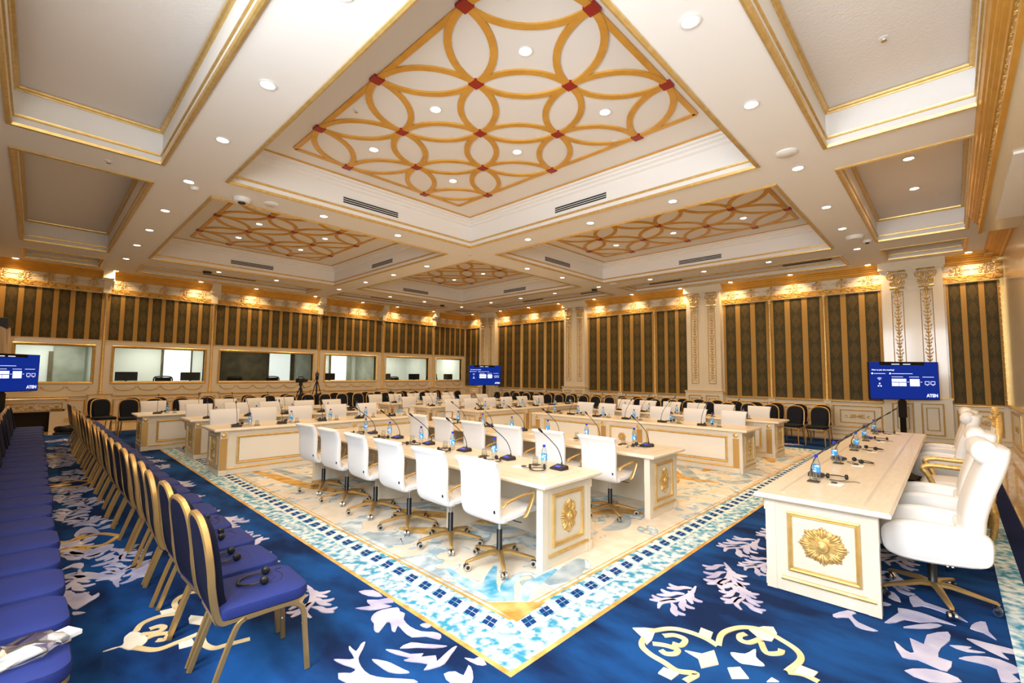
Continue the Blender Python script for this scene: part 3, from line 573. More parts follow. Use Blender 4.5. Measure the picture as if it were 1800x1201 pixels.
CRM = [[(2.9,1.63),(2.96,1.57),(3,1.51),(2.86,1.47),(2.79,1.47),(2.84,1.52)],[(3.44,1.06),(3.55,1),(3.59,0.95),(3.52,0.91),(3.4,0.91),(3.37,0.97)],[(3.23,1.3),(3.23,1.22),(3.13,1.2),(3.14,1.28)],[(2.65,1.29),(2.66,1.2),(2.58,1.21),(2.58,1.29)],[(3.24,0.72),(3.24,0.63),(3.17,0.64),(3.14,0.73)],[(2.9,1.27),(2.94,1.18),(3.03,1.14),(2.91,1.07),(2.8,1.13),(2.88,1.18)],[(3.08,1.06),(3.13,0.99),(3.23,0.96),(3.14,0.93),(3.09,0.87),(3.04,0.94),(3.02,0.99)],[(3,0.81),(2.99,0.77),(2.94,0.82)],[(0.38,3.8),(0.47,3.8),(0.49,3.9),(0.54,3.95),(0.58,3.86),(0.59,3.76),(0.54,3.7),(0.49,3.72),(0.45,3.8)],[(0.71,4.14),(0.78,4.13),(0.79,4.06),(0.71,4.06)],[(0.72,3.58),(0.79,3.58),(0.79,3.49),(0.71,3.51)],[(0.83,3.88),(0.85,3.92),(0.92,3.82),(0.87,3.73),(0.82,3.81)]]
SGO = [[(2.94,1.53),(3.07,1.45),(3.12,1.36),(3.13,1.24),(3.1,1.14)],[(3.1,1.14),(3.24,1.17),(3.35,1.15),(3.45,1.09),(3.5,0.99),(3.46,0.87),(3.4,0.77),(3.3,0.73),(3.12,0.76)],[(3.12,0.76),(3.16,0.69),(3.15,0.61)],[(2.94,1.53),(2.78,1.5),(2.72,1.42),(2.7,1.31),(2.68,1.22),(2.73,1.13),(2.62,1.15)],[(2.83,1.45),(2.87,1.38),(2.88,1.31),(2.83,1.3),(2.79,1.34),(2.8,1.38)],[(2.96,1.44),(3.02,1.39),(3.02,1.32),(2.94,1.31),(2.92,1.36)],[(3.38,0.97),(3.28,1.01),(3.27,1.06),(3.32,1.08),(3.37,1.06)],[(3.34,0.96),(3.24,0.9),(3.29,0.84),(3.34,0.84)],[(0.55,3.93),(0.6,4.03),(0.7,4.06),(0.8,4.01)],[(0.52,3.72),(0.61,3.6),(0.72,3.6),(0.84,3.62)],[(0.57,3.87),(0.65,3.83),(0.69,3.86),(0.67,3.91),(0.62,3.91)],[(0.58,3.79),(0.64,3.8),(0.7,3.76),(0.67,3.7),(0.63,3.72)],[(0.8,4.06),(0.81,4.22),(0.88,4.31),(0.98,4.3),(1.06,4.23)],[(0.85,3.6),(0.83,3.47),(0.86,3.37),(0.93,3.35),(1.05,3.32)]]
TEA = [[(2.6,3.27),(2.53,2.92),(2.56,2.73),(2.5,2.55)],[(2.93,3),(2.71,2.83),(2.59,2.69),(2.55,2.49)],[(2.95,2.72),(2.77,2.68),(2.66,2.58),(2.58,2.46)],[(3.26,2.57),(2.99,2.54),(2.84,2.52),(2.65,2.39)]]
FGO = [[(2.67,8.83),(2.79,8.1),(2.9,7.2),(3.1,6.49),(3.27,5.98)],[(3.22,5.17),(3.39,4.67),(3.64,4.22),(3.83,3.66)],[(2.87,4.47),(3.08,4.13),(3.45,3.9)],[(8.15,5.08),(8.44,4.48),(8.24,3.92),(7.65,3.43),(7.6,3.08),(7.67,2.74)],[(7.65,3.43),(7.11,3.29),(6.44,3.34),(6.02,3.47)],[(4.83,3.26),(5.18,3.07),(5.28,2.81)],[(10.98,3.13),(10.71,2.84),(10.22,2.63)],[(8.34,3.27),(8.9,3.28),(9.26,3.46)]]
FBL = [[(2.98,8.93),(3.06,7.85),(3.19,7.07),(3.37,6.5)],[(3.16,5.77),(3.34,5.22),(3.73,5.02)],[(7.47,4.79),(7.41,4.16),(7.09,3.57),(6.66,3.22)],[(8.6,4.33),(8.43,3.73),(7.83,3.26),(7.44,2.97)],[(7.84,2.85),(7.84,2.58),(8.25,2.45)],[(3.51,3.97),(3.61,3.62),(3.9,3.46)],[(2.98,2.45),(3.28,2.45),(3.6,2.55)],[(4.41,2.83),(4.71,2.79),(5.13,2.96)],[(2.51,4.57),(2.64,4.11),(2.85,4.12)]]
FAN = [[(2.43,2.58),(2.75,2.27),(2.4,2.24)]]
DIA = [[(2.91,1.02),(2.97,0.97),(2.9,0.9),(2.83,0.97)]]
for p in LIL: shape(p, 'carpet_lilac', sm=2)
for p in CRM+DIA: shape(p, 'carpet_cream', z=.0092, sm=3 if len(p) > 6 else 1)
for p in SGO: stroke(p, .038, 'carpet_scroll', taper=False)
for p in TEA: stroke(p, .11, 'carpet_teal', .0118)
for p in FGO: stroke(p, .22, 'carpet_gold', .0116)
for p in FBL: stroke(p, .2, 'carpet_grey', .0114)
MB().poly(FAN[0] if (FAN[0][1][0]-FAN[0][0][0])*(FAN[0][2][1]-FAN[0][0][1])-(FAN[0][2][0]-FAN[0][0][0])*(FAN[0][1][1]-FAN[0][0][1]) > 0 else FAN[0][::-1], .003, .0122).obj('motif', 'carpet_gold', CARP)
rnd = random.Random(5)
def sprig(x, y, a, sc_, mat='carpet_lilac'):
    def T(px, py): return (x+sc_*(px*cos(a)-py*sin(a)), y+sc_*(px*sin(a)+py*cos(a)))
    B = MB(); stroke([T(-.1, 0), T(.12, .06), T(.34, .05), T(.55, -.03), T(.7, .02)], .07*sc_, mat, mb=B)
    for k in range(6):
        s_ = 1 if k % 2 else -1; b0 = -.02+.1*k; c0 = .04*sin(3*b0); L_ = .26-.02*abs(k-2)
        stroke([T(b0, c0), T(b0+.06, c0+s_*.07), T(b0+L_*.7, c0+s_*.11), T(b0+L_, c0+s_*.19)], .068*sc_, mat, mb=B)
        stroke([T(b0+.09, c0+s_*.085), T(b0+.13, c0+s_*.16), T(b0+.11, c0+s_*.23)], .055*sc_, mat, mb=B)
    B.obj('motif', mat, CARP)
spots = [(1.52+.06*(-1)**k, 3.75+k*.62+rnd.uniform(-.1, .1)) for k in range(16)]+[(4.4, 1.55), (3.75, 1.58), (4.85, 1.3), (5.3, 1.55), (4.1, 1.35)]+[(.45+.12*(-1)**k, 4.9+k*.5) for k in range(23)]+[(13.2+rnd.random()*.5, 1.0+k*.9) for k in range(16)]+[(3.5+k*.9, 16.2) for k in range(11)]+[(6+k*.7, 1.45+rnd.uniform(-.1, .1)) for k in range(9)]+[(5.3+k*.7, .45) for k in range(12)]
for (x, y) in spots: sprig(x, y, (rnd.choice((1.57, -1.57))+rnd.uniform(-.35, .35)) if x < 2 else rnd.uniform(2.8, 3.5) if y < 2 else rnd.uniform(0, 6.28), rnd.uniform(.6, .9))
for (x, y) in ((.35, 6.3), (.35, 9.6), (.35, 12.8), (13.6, 5)):
    for s_ in (1, -1):
        stroke([(x-.35*s_, y), (x-.2*s_, y+.22), (x, y+.12), (x+.1, y+.3)], .05, 'carpet_gold', taper=False); stroke([(x-.35*s_, y), (x-.2*s_, y-.22), (x, y-.12), (x+.1, y-.3)], .05, 'carpet_gold', taper=False)
    shape([(x-.12, y), (x, y+.07), (x+.12, y), (x, y-.07)], 'carpet_cream')

# ------------------------------------------------------------------ downlights and ceiling fittings
TRIM = MB().lathe([(.075, 0), (.085, -.004), (.088, -.010), (.07, -.012), (.062, -.004), (.062, .0)], 20).mesh('trim_ring', 'sensor_white', SM)
GLOW = MB().lathe([(.062, -.003), (.05, -.006), (.002, -.006)], 16).mesh('lens', 'lens_glow'); WGLOW = MB().lathe([(.062, -.003), (.05, -.006), (.002, -.006)], 16).mesh('lens', 'wash_glow')
def downlight(x, y, z, label, watts, spread, wash=False, group='recessed downlights'):
    o = thing('downlight', label, 'ceiling light', (x, y, z), 0, group)
    put('trim_ring', TRIM, o); put('lens', WGLOW if wash else GLOW, o)
    area('lamp', (0, 0, -.02), .11, watts, WARM, (0, 0, -1), o, spread=spread); return o
BX = [(1.5, 'left'), (7.4, 'middle'), (13.12, 'far right')]; BYv = [1.46, 3.32, 5.0, 6.65, 8.54, 10.44, 12.15, 13.86, 15.78]
BYl = [(1.46, 'near right'), (8.54, 'middle'), (15.78, 'far left')]; BXv = [3.65, 5.28, 9.48, 11.1]
for x, nm in BX:
    for k, y in enumerate(BYv):
        if (x, y) == (7.4, 8.54) or (x == 1.5 and k == 0): continue
        downlight(x, y, HC, 'glowing round downlight in the %s lengthwise beam, %s from the camera end' % (nm, ORD[k]), DOWN, radians(150))
for y, nm in BYl:
    for k, x in enumerate(BXv): downlight(x, y, HC, 'glowing round downlight in the %s crosswise beam, %s from the left' % (nm, ORD[k]), DOWN, radians(150))
CN = {(1, 1): 'nearest', (2, 1): 'right', (1, 2): 'left', (2, 2): 'far'}; cnt = {}
for x, y, z, t_, i, j in LIGHT_SPOTS:
    k = cnt[(i, j)] = cnt.get((i, j), -1)+1
    downlight(x, y, z, 'round downlight inside the %s ringed coffer, %s counted from the camera' % (CN[(i, j)], ORD[k]), DOWN, radians(150), group='coffer downlights')
for k, x in enumerate((9.36, 10.94)): downlight(x, .34, 5.17, 'downlight in the plain right coffer, %s from the camera' % ORD[k], DOWN, radians(150), group='plain coffer downlights')
for k, x in enumerate((-.55, 1.5, 3.66, 5.35, 7.48, 9.5, 11.2, 13.2)): downlight(x, 17.98, HC, 'bright wall-washer downlight over the window wall, %s from the left' % ORD[k], WASH, radians(125), True, 'window wall washers')
for k, y in enumerate((-.42, 1.48, 3.29, 4.96, 6.6, 8.45, 10.1, 11.9, 13.6, 15.4, 17.4)): downlight(15.19, y, HC, 'bright wall-washer downlight over the pilaster wall, %s from the right corner' % ORD[k], WASH, radians(125), True, 'pilaster wall washers')

def vent(loc, rz, label, L=1.2):
    o = thing('air_vent', label, 'vent', loc, rz, 'slot air vents')
    MB().wring(-L/2, L/2, -.07, .07, [(0, 0), (0, .008), (.012, .008), (.012, 0)]).obj('vent_frame', 'sensor_white', o)
    for k in range(3): MB().box(-L/2+.015, L/2-.015, -.005, 0, -.055+k*.04, -.030+k*.04).obj('slot', 'vent_black', o)
CO = {(1, 1): 'nearest ringed coffer', (2, 1): 'right ringed coffer', (1, 2): 'left ringed coffer', (2, 2): 'far ringed coffer'}
for (i, j), nm in CO.items():
    x0, x1 = CX[i]; y0, y1 = CY[j]
    vent((x0+2.45, y1, 4.95), 0, 'slot vent on the left face of the %s' % nm); vent((x1, y0+3.05, 4.95), -pi/2, 'slot vent on the right face of the %s' % nm)
for k, (x, y) in enumerate(((14.82, 2.8), (14.82, 6.95), (14.82, 9.9), (14.82, 13))): vent((x, y, 4.94), -pi/2, 'slot vent in the edge coffer by the pilaster wall, %s from the right' % ORD[k])
for k, x in enumerate((4.4, 10.4)): vent((x, 17.55, 4.94), 0, 'slot vent in the edge coffer over the windows, %s one' % ('left' if k == 0 else 'right'), 1.6)
def disc(name, x, y, z, r, label, cat_, mat='sensor_white', h=.03, extra=None):
    o = thing(name, label, cat_, (x, y, z)); MB().lathe([(r, 0), (r, -h*.4), (r*.8, -h), (.002, -h*1.05)], 18).obj('housing', mat, o, SM)
    if extra: MB().lathe([(r*.45, -h), (r*.4, -h-.02), (.002, -h-.03)], 12).obj(extra[0], extra[1], o, SM)
    return o
disc('ceiling_speaker', 6.78, 1.46, HC, .13, 'flat white round ceiling speaker beside the right beam downlight', 'speaker')
disc('ceiling_speaker', 2.73, 8.6, HC, .12, 'flat white round ceiling speaker beside the left ringed coffer', 'speaker')
disc('ceiling_speaker', 13.0, 7.9, HC, .12, 'flat round ceiling speaker near the far beam crossing', 'speaker')
disc('access_point', 2.3, 8.72, HC, .14, 'domed white access point near the left beam crossing', 'access point', h=.07, extra=('base_ring', 'black_plastic'))
disc('access_point', 11.9, 1.35, HC, .16, 'domed white access point on the right beam before the TV', 'access point', h=.07)
disc('dome_camera', 12.45, 1.2, HC, .09, 'small dome security camera beside the right access point', 'camera', h=.05, extra=('dome', 'black_plastic'))
disc('dome_camera', 13.4, 8.9, HC, .1, 'black dome security camera at the far beam crossing', 'camera', 'black_plastic', .06)
disc('dome_camera', 3.4, 16.0, HC, .12, 'black dome security camera over the booth windows', 'camera', 'black_plastic', .06)
disc('dome_camera', 12.2, 16.0, HC, .1, 'black dome security camera near the far corner', 'camera', 'black_plastic', .06)
disc('smoke_detector', 1.62, 8.75, HC, .06, 'white smoke detector beside the left beam downlight', 'smoke detector', h=.05)
for k, (x, y, z, nm) in enumerate(((.3, 4.1, 5.17, 'in the big near left coffer'), (5.8, .35, 5.17, 'in the big near right coffer'), (.55, 8.55, HC, 'between the two left coffers'), (.4, 9.9, 5.17, 'in the brown left coffer'), (2.9, 2.9, 5.32, 'in the nearest ringed coffer by its near edge'), (2.85, 5.75, 5.32, 'in the nearest ringed coffer on its left side'), (6.0, 3.6, 5.32, 'in the nearest ringed coffer on its right side'), (7.4, 8.6, HC, 'at the middle beam crossing'))):
    o = thing('sprinkler', 'small chrome sprinkler head %s' % nm, 'sprinkler', (x, y, z), 0); MB().lathe([(.045, 0), (.045, -.006), (.012, -.008), (.012, -.03)], 12).obj('escutcheon', 'sensor_white', o, SM); MB().lathe([(.025, -.03), (.025, -.034), (.002, -.036)], 10).obj('deflector', 'gold_matte', o)

# ------------------------------------------------------------------ tables
TOPZ = .76
def make_table(name, label, loc, rz, L, end='rosette', D=.70, panels=None, inner=None, group='conference tables'):
    loc = (loc[0], loc[1], 0.0125 if name == 'conference_table' else .0105)
    t = thing(name, label, 'table', loc, rz, group)
    MB().slab(-.10, L+.10, -.085, D+.09, .715, TOPZ, .013).obj('worktop', 'table_top', t)
    MB().rring(.03, L-.03, .06, D-.06, TOPZ+.0005, [(0, 0), (.012, .0012), (.024, 0)]).obj('top_inlay', 'table_lacquer', t)
    MB().box(.05, L-.05, .0, .03, .0, .715).obj('front_board', 'table_lacquer', t)
    for x0 in (0, L-.06):
        e = MB().box(x0, x0+.06, -.02, D, 0, .715).obj('end_board', 'table_lacquer', t)
        for y0 in (0, D-.07): MB().box(x0-.006, x0+.066, y0-.026 if y0 == 0 else y0, y0+.076 if y0 else y0+.045, 0, .714).obj('stile', 'table_lacquer', e)
    for q_ in (inner or (.305, .62)): MB().box(L*q_-.02, L*q_+.02, .03, D-.1, 0, .715).obj('support', 'table_lacquer', t)
    for x0, rzz, sg in ((0, -pi/2, 0), (L, pi/2, 1)):           # gilded end frames with a rosette
        e = put('end_panel', None, t, (x0, D if sg == 0 else 0, 0), rzz)
        f = MB().wring(.13, D-.1, .17, .63, [(a*.95, o) for a, o in GFR]); f.obj('panel_frame', 'gold', e)
        if end == 'wide': put('rosette', ORN['rosette_wide'], e, (D/2+.015, -.004, .41))
        elif end == 'slim': put('rosette', ORN['slim_rosette'], e, (D/2+.015, -.004, .40))
        else: put('rosette', ORN['rosette'], e, (D/2+.02, -.004, .405))
        MB().extrude_x([(0, .09), (-.014, .09), (-.018, .102), (-.01, .115), (0, .118)], .08, D-.02).obj('gilt_rail', 'gold', e)
    n = panels or [1.6, .75, 1.6]; tot = sum(n); x = .12; W = L-.24
    for k, q in enumerate(n):
        w_ = W*q/tot; a, c_ = x, x+w_; x = c_
        MB().wring(a+.13, c_-.13, .17, .63, [(p*1.1, o) for p, o in GFR]).obj('panel_frame', 'gold', t)
        MB().box(a+.17, c_-.17, -.004, 0, .21, .59).obj('panel', 'panel_cream', t)
        if q < 1: put('cross_ornament', ORN['cross_ornament'], t, ((a+c_)/2, -.006, .41))
        MB().extrude_x([(0, .09), (-.014, .09), (-.018, .102), (-.01, .115), (0, .118)], a, c_).obj('gilt_rail', 'gold', t)
        for px in ([a-.02] if k else [.05])+([c_+.02] if k == len(n)-1 else []):
            p = MB().box(px-.05, px+.05, -.035, 0, .09, .60).obj('pilaster', 'gold_matte', t); MB().box(px-.06, px+.06, -.045, 0, 0, .09).obj('pilaster_base', 'table_lacquer', p)
            MB().box(px-.055, px+.055, -.05, 0, .60, .715).obj('pilaster_cap', 'table_lacquer', p); MB().lathe([(.045, .0), (.04, .012), (.02, .02), (.002, .024)], 10, (px, -.05, .655), axis='y').obj('cap_rosette', 'gold_relief', p, SM)
    return t

# ------------------------------------------------------------------ table items
def make_mic(name='microphone'):
    o = thing(name, 'x', 'microphone'); 
    MB().loops([[(-.075, -.055, 0), (.075, -.055, 0), (.075, .06, 0), (-.075, .06, 0)], [(-.075, -.055, .03), (.075, -.055, .03), (.075, .06, .014), (-.075, .06, .014)], [(-.066, -.046, .042), (.066, -.046, .042), (.066, .05, .022), (-.066, .05, .022)]]).obj('base', 'mic_black', o)
    MB().loops([[(-.035, .0, .0335), (.035, .0, .0335), (.035, .04, .0255), (-.035, .04, .0255)], [(-.035, .0, .036), (.035, .0, .036), (.035, .04, .028), (-.035, .04, .028)]]).obj('button', 'button_blue', o)
    P = cat([(0, -.035, .03), (0, -.035, .09), (0, .02, .20), (0, .13, .30), (0, .245, .385)], 6)
    MB().tube(P, [.009]*4+[.0045]*(len(P)-4), n=6, side=(1, 0, 0)).obj('gooseneck', 'mic_black', o, True)
    MB().tube([(0, .235, .378), (0, .25, .39), (0, .285, .417), (0, .292, .422)], [.006, .011, .012, .006], n=8, side=(1, 0, 0)).obj('capsule', 'black_plastic', o, True); return o
def make_bottle():
    o = thing('water_bottle', 'x', 'bottle')
    MB().lathe([(.026, 0), (.030, .006), (.030, .05), (.029, .055), (.030, .06), (.031, .135), (.030, .15), (.024, .175), (.0135, .195), (.0125, .205)], 14).obj('bottle_body', 'bottle_plastic', o, True)
    MB().lathe([(.0312, .065), (.0318, .066), (.0318, .128), (.0312, .129)], 14, cap=False).obj('label_band', 'label_blue', o, True); MB().lathe([(.015, .198), (.0155, .2), (.0155, .220), (.0135, .222)], 12).obj('cap', 'cap_blue', o, SM); return o
def make_glass():
    o = tag(MB().loops([[(r*cos(2*pi*k/14), r*sin(2*pi*k/14), z) for k in range(14)] for r, z in ((.034, .008), (.028, .085), (.026, .09), (.001, .09), (.001, .083), (.024, .082), (.031, .008))], cap=False, ring=True).obj('glass_tumbler', 'glass', None, True), 'x', 'glass')
    MB().box(-.045, .045, -.045, .045, 0, .004).obj('coaster', 'coaster', o); return o
def make_headset():
    o = thing('headset', 'x', 'headset')
    MB().tube(cat([(-.07, 0, .025), (-.075, .06, .02), (-.04, .13, .015), (.04, .13, .015), (.075, .06, .02), (.07, 0, .025)], 6), .009, .005, n=6).obj('headband', 'black_plastic', o, True)
    for s in (-1, 1): MB().lathe([(.008, -.012), (.022, -.01), (.024, 0), (.022, .010), (.008, .012)], 12, (s*.072, 0, .03), axis='x').obj('ear_pad', 'black_plastic', o, True)
    MB().tube(cat([(.06, -.02, .004), (.02, -.05, .004), (-.06, -.03, .004), (-.05, -.08, .004), (.05, -.09, .004), (.12, -.05, .004), (.15, -.08, .004)], 6), .0025, n=5).obj('cable', 'cable_black', o, True); return o
def make_card():
    o = tag(MB().box(-.05, .05, -.07, .07, 0, .002).obj('name_card', 'card_white'), 'x', 'card'); MB().box(-.045, -.005, .02, .06, .002, .012).obj('receiver', 'coaster', o); return o
PROTO = {}
def place(kind, loc, rz, label, group):
    if kind not in PROTO:
        o = PROTO[kind] = dict(mic=make_mic, bottle=make_bottle, glass=make_glass, headset=make_headset, card=make_card)[kind](); o.location = loc; o.rotation_euler = (0, 0, rz); o['label'] = label; o['group'] = group; return o
    return dup(PROTO[kind], loc, rz, label, group)
RI = random.Random(3)
def seat_set(loc, rz, s, where, D=.70, kinds='mbghc', flip=1):
    def W(x, y): return (loc[0]+x*cos(rz)-y*sin(rz), loc[1]+x*sin(rz)+y*cos(rz), TOPZ+.014)
    j = lambda a: RI.uniform(-a, a)
    if 'm' in kinds: place('mic', W(s-.13+j(.02), .16), rz+j(.15)-.1, 'black gooseneck conference microphone at '+where, 'gooseneck microphones')
    if 'b' in kinds: place('bottle', W(s+.05+j(.03), .17+j(.03)), rz+j(2), 'small water bottle with blue cap and label at '+where, 'water bottles')
    if 'g' in kinds: place('glass', W(s+.19+j(.03), .20+j(.03)), rz, 'upturned clear tumbler on a coaster at '+where, 'glass tumblers')
    if 'h' in kinds: place('headset', W(s-.02+j(.04), .34+j(.03)), rz+j(.8)+1.2, 'black interpretation headset at '+where, 'table headsets')
    if 'c' in kinds: place('card', W(s+.2+j(.02), .36+j(.02)), rz+pi/2+j(.1), 'small white card with dark receiver at '+where, 'white cards')

# ------------------------------------------------------------------ white swivel chair (faces +x)
def star_base(o, r=.31, hz=.11, rot=.3, mat='frame_gold', n=5):
    for k in range(n):
        a = 2*pi*k/n+rot; c_, s_ = cos(a), sin(a)
        MB().tube([(c_*.015, s_*.015, hz), (c_*.1, s_*.1, hz+.005), (c_*r*.7, s_*r*.7, hz-.018), (c_*r, s_*r, hz-.035), (c_*(r+.012), s_*(r+.012), hz-.045)], [.028, .026, .020, .016, .012], [.02, .018, .014, .011, .008], n=8, side=(-s_, c_, 0), sq=.6).obj('base_arm', mat, o, SM)
        w_ = MB()
        for q in (-.017, .017): w_.tube([(c_*r+s_*(q-.008), s_*r-c_*(q-.008), .03), (c_*r+s_*(q+.008), s_*r-c_*(q+.008), .03)], .029, n=12)
        ca = w_.obj('caster', 'chrome', o, SM)
        h_ = MB()
        for q in (-.0265, .0265): h_.tube([(c_*r+s_*(q-.001), s_*r-c_*(q-.001), .03), (c_*r+s_*(q+.001), s_*r-c_*(q+.001), .03)], .016, n=10)
        h_.tube([(c_*r, s_*r, .03), (c_*r, s_*r, hz-.03)], .008, n=6); h_.obj('caster_hub', 'black_plastic', ca)
def make_swivel():
    o = thing('swivel_chair', 'x', 'chair')
    star_base(o)
    MB().lathe([(.03, .10), (.03, .12), (.026, .125), (.026, .30), (.022, .305)], 12).obj('column_sleeve', 'black_plastic', o, SM); MB().lathe([(.014, .29), (.014, .43)], 10).obj('gas_column', 'chrome', o, SM)
    MB().box(-.1, .1, -.07, .07, .415, .445).tube([(.02, -.05, .425), (.0, -.2, .42), (.02, -.25, .415)], .008, .004, n=6).obj('tilt_mechanism', 'black_plastic', o)
    # upholstered one-piece shell: seat and back
    P = cat([(.255, 0, .455), (.235, 0, .487), (.1, 0, .49), (-.08, 0, .475), (-.185, 0, .475)], 4)
    MB().tube(P, [.20]+[.235]*3+[.245]*(len(P)-4), [.012]+[.022]*2+[.032]*(len(P)-3), n=20, side=(0, 1, 0), sq=.45).obj('seat', 'white_fabric', o, SM)
    P = cat([(-.13, 0, .455), (-.205, 0, .475), (-.24, 0, .56), (-.245, 0, .70), (-.25, 0, .82), (-.275, 0, .91), (-.30, 0, .955), (-.305, 0, .97)], 4); m = len(P)
    MB().tube(P, [.232+.016*min(1, i/m*1.6)+(.022*max(0, (i/m-.55))/.45) for i in range(m-3)]+[.27, .262, .235], [.026]+[.032]*(m-4)+[.028, .022, .008], n=20, side=(0, 1, 0), sq=.45).obj('backrest', 'white_fabric', o, SM)
    MB().box(-.272, -.264, -.215, -.20, .54, .565).obj('fabric_tag', 'black_plastic', o)
    for s in (-1, 1):
        P = cat([(-.225, s*.262, .60), (-.19, s*.285, .632), (-.05, s*.29, .655), (.08, s*.288, .665), (.125, s*.286, .655), (.12, s*.282, .60), (.07, s*.265, .48), (.05, s*.245, .455)], 5)
        MB().tube(P, .019, .009, n=8, side=(0, 1, 0), sq=.6).obj('armrest', 'frame_gold', o, SM)
    return o
SW = [None]
def swivel(loc, rz, label, group):
    if SW[0] is None: SW[0] = make_swivel(); SW[0].location = loc; SW[0].rotation_euler = (0, 0, rz); SW[0]['label'] = label; SW[0]['group'] = group; return SW[0]
    return dup(SW[0], loc, rz, label, group)

# table rows: name, origin, rotation, length, seat offsets, wording
T1 = ((3.83, 2.62, 0), pi/2, 4.73, [.38, 1.08, 1.82, 2.55, 3.30, 4.02]); T2 = ((5.83, 2.64, 0), pi/2, 4.75, [.45, 1.2, 1.95, 2.7, 3.45, 4.17])
ROWS = [('nearest centre table', T1, 'rosette', 'cream lacquered table nearest the camera with gilded end rosette and open knee side'),
        ('second centre table', T2, 'rosette', 'cream lacquered table behind the nearest one, gilded rosette on its end'),
        ('front left table', ((2.15, 8.68, 0), 0, 3.95, [.42, 1.14, 1.86, 2.66, 3.42]), 'slim', 'front row cream table on the left with pale framed front panels'),
        ('middle left table', ((2.2, 10.62, 0), 0, 3.95, [.35, 1.1, 1.85, 2.65, 3.4]), 'slim', 'middle row cream table on the left behind the front one'),
        ('back left table', ((1.63, 12.46, 0), 0, 4.5, [.4, 1.15, 1.9, 2.65, 3.4]), 'slim', 'rear left cream table reaching farthest towards the blue chairs'),
        ('front far table', ((7.85, 8.72, 0), 0, 4.6, [.35, 1.05, 1.8, 2.55, 3.3, 4.1]), 'slim', 'front cream table at the far side of the ring with a small gilded cross panel'),
        ('middle far table', ((7.7, 10.62, 0), 0, 4.6, [.35, 1.1, 1.85, 2.6, 3.4]), 'slim', 'middle cream table at the far side of the ring'),
        ('back far table', ((7.6, 12.46, 0), 0, 4.6, [.35, 1.1, 1.85, 2.6, 3.4]), 'slim', 'rear cream table at the far side nearest the booth windows'),
        ('front right table', ((8.62, 7.42, 0), -pi/2, 4.74, [.4, 1.05, 1.75, 2.5, 3.3, 4.1]), 'slim', 'front row cream table on the right with rosette on its middle panel'),
        ('back right table', ((10.72, 7.42, 0), -pi/2, 4.72, [.4, 1.1, 1.8, 2.5, 3.2, 4.0]), 'slim', 'rear cream table on the right before the black chairs')]
for nm, (loc, rz, L, seats), endk, lab in ROWS:
    make_table('conference_table', lab, loc, rz, L, endk, inner=(.3316, .648) if nm.startswith('second') else None)
    centre = 'centre' in nm
    for k, s in enumerate(seats):
        wh = '%s place of %s' % (ORD[k], nm)
        seat_set(loc, rz, s, wh, kinds='mbghc' if centre else 'mbgh')
        dy = .70+(.15 if centre else .53)-.0; x = loc[0]+s*cos(rz)-dy*sin(rz); y = loc[1]+s*sin(rz)+dy*cos(rz)
        swivel((x, y, .0135), rz-pi/2+RI.uniform(-.06, .06), 'white swivel chair with gold arms at the '+wh, 'white swivel chairs')
HT = ((10.3, 1.13, 0), pi, 6.05)
make_table('head_table', 'long cream head table on the right with a big gilded rosette on its end', *HT, 'wide', panels=[1.6, .75, 1.6, .75, 1.6], group='head table')
HS = [.35, 1.5, 2.75, 4.0, 5.2]
for k, s in enumerate(HS): seat_set(HT[0], HT[1], s, 'head table, %s place from far end' % ORD[k], kinds='mbghc')

# ------------------------------------------------------------------ executive chairs and the gilded throne (face +x)
def make_exec():
    o = thing('executive_chair', 'x', 'chair')
    star_base(o, .34, .12, .55, 'frame_gold')
    MB().lathe([(.032, .10), (.032, .13), (.028, .135), (.028, .27)], 12).obj('column_sleeve', 'black_plastic', o, SM); MB().lathe([(.016, .26), (.016, .36)], 10).obj('gas_column', 'chrome', o, SM); MB().box(-.16, .14, -.1, .1, .35, .39).obj('tilt_mechanism', 'black_plastic', o)
    P = cat([(.30, 0, .40), (.29, 0, .46), (.2, 0, .47), (0, 0, .455), (-.2, 0, .44)], 4)
    MB().tube(P, [.20]+[.235]*(len(P)-1), [.03]+[.055]*(len(P)-1), n=20, side=(0, 1, 0), sq=.45).obj('seat', 'white_leather', o, SM)
    P = cat([(-.17, 0, .40), (-.22, 0, .55), (-.24, 0, .72), (-.29, 0, .90), (-.345, 0, 1.06), (-.37, 0, 1.16), (-.375, 0, 1.22)], 5); m = len(P)
    b_ = MB().tube(P, [.24+.01*sin(pi*i/m) for i in range(m-1)]+[.2], [.06]+[.07]*(m-3)+[.065, .03], n=22, side=(0, 1, 0), sq=.5).obj('backrest', 'white_leather', o, SM)
    MB().tube(cat([(-.31, -.25, 1.17), (-.31, 0, 1.18), (-.31, .25, 1.17)], 5), [.045]+[.075]*9+[.045], [.05]+[.085]*9+[.05], n=14, side=(1, 0, 0)).obj('headrest', 'white_leather', o, True)
    for k in range(6): MB().tube(cat([(-.155-.028*k, -.2, .62+.075*k), (-.150-.028*k, 0, .60+.075*k), (-.155-.028*k, .2, .62+.075*k)], 4), [.006]+[.016]*7+[.006], n=8).obj('gather', 'white_leather', b_, True)
    OUT = [(p.x, p.z) for p in cat([(.30, 0, .50), (.285, 0, .58), (.2, 0, .63), (.0, 0, .645), (-.2, 0, .635), (-.30, 0, .60), (-.315, 0, .50), (-.28, 0, .40), (-.1, 0, .365), (.15, 0, .36), (.27, 0, .40)], 4, True)]
    for s in (-1, 1):
        MB().loops([[(.0+x*f, s*(.23+y), .5+(z-.5)*f) for x, z in OUT] for f, y in ((.88, 0), (.97, .012), (1, .035), (1, .065), (.97, .088), (.88, .10))]).obj('armrest', 'white_leather', o, SM)
    return o
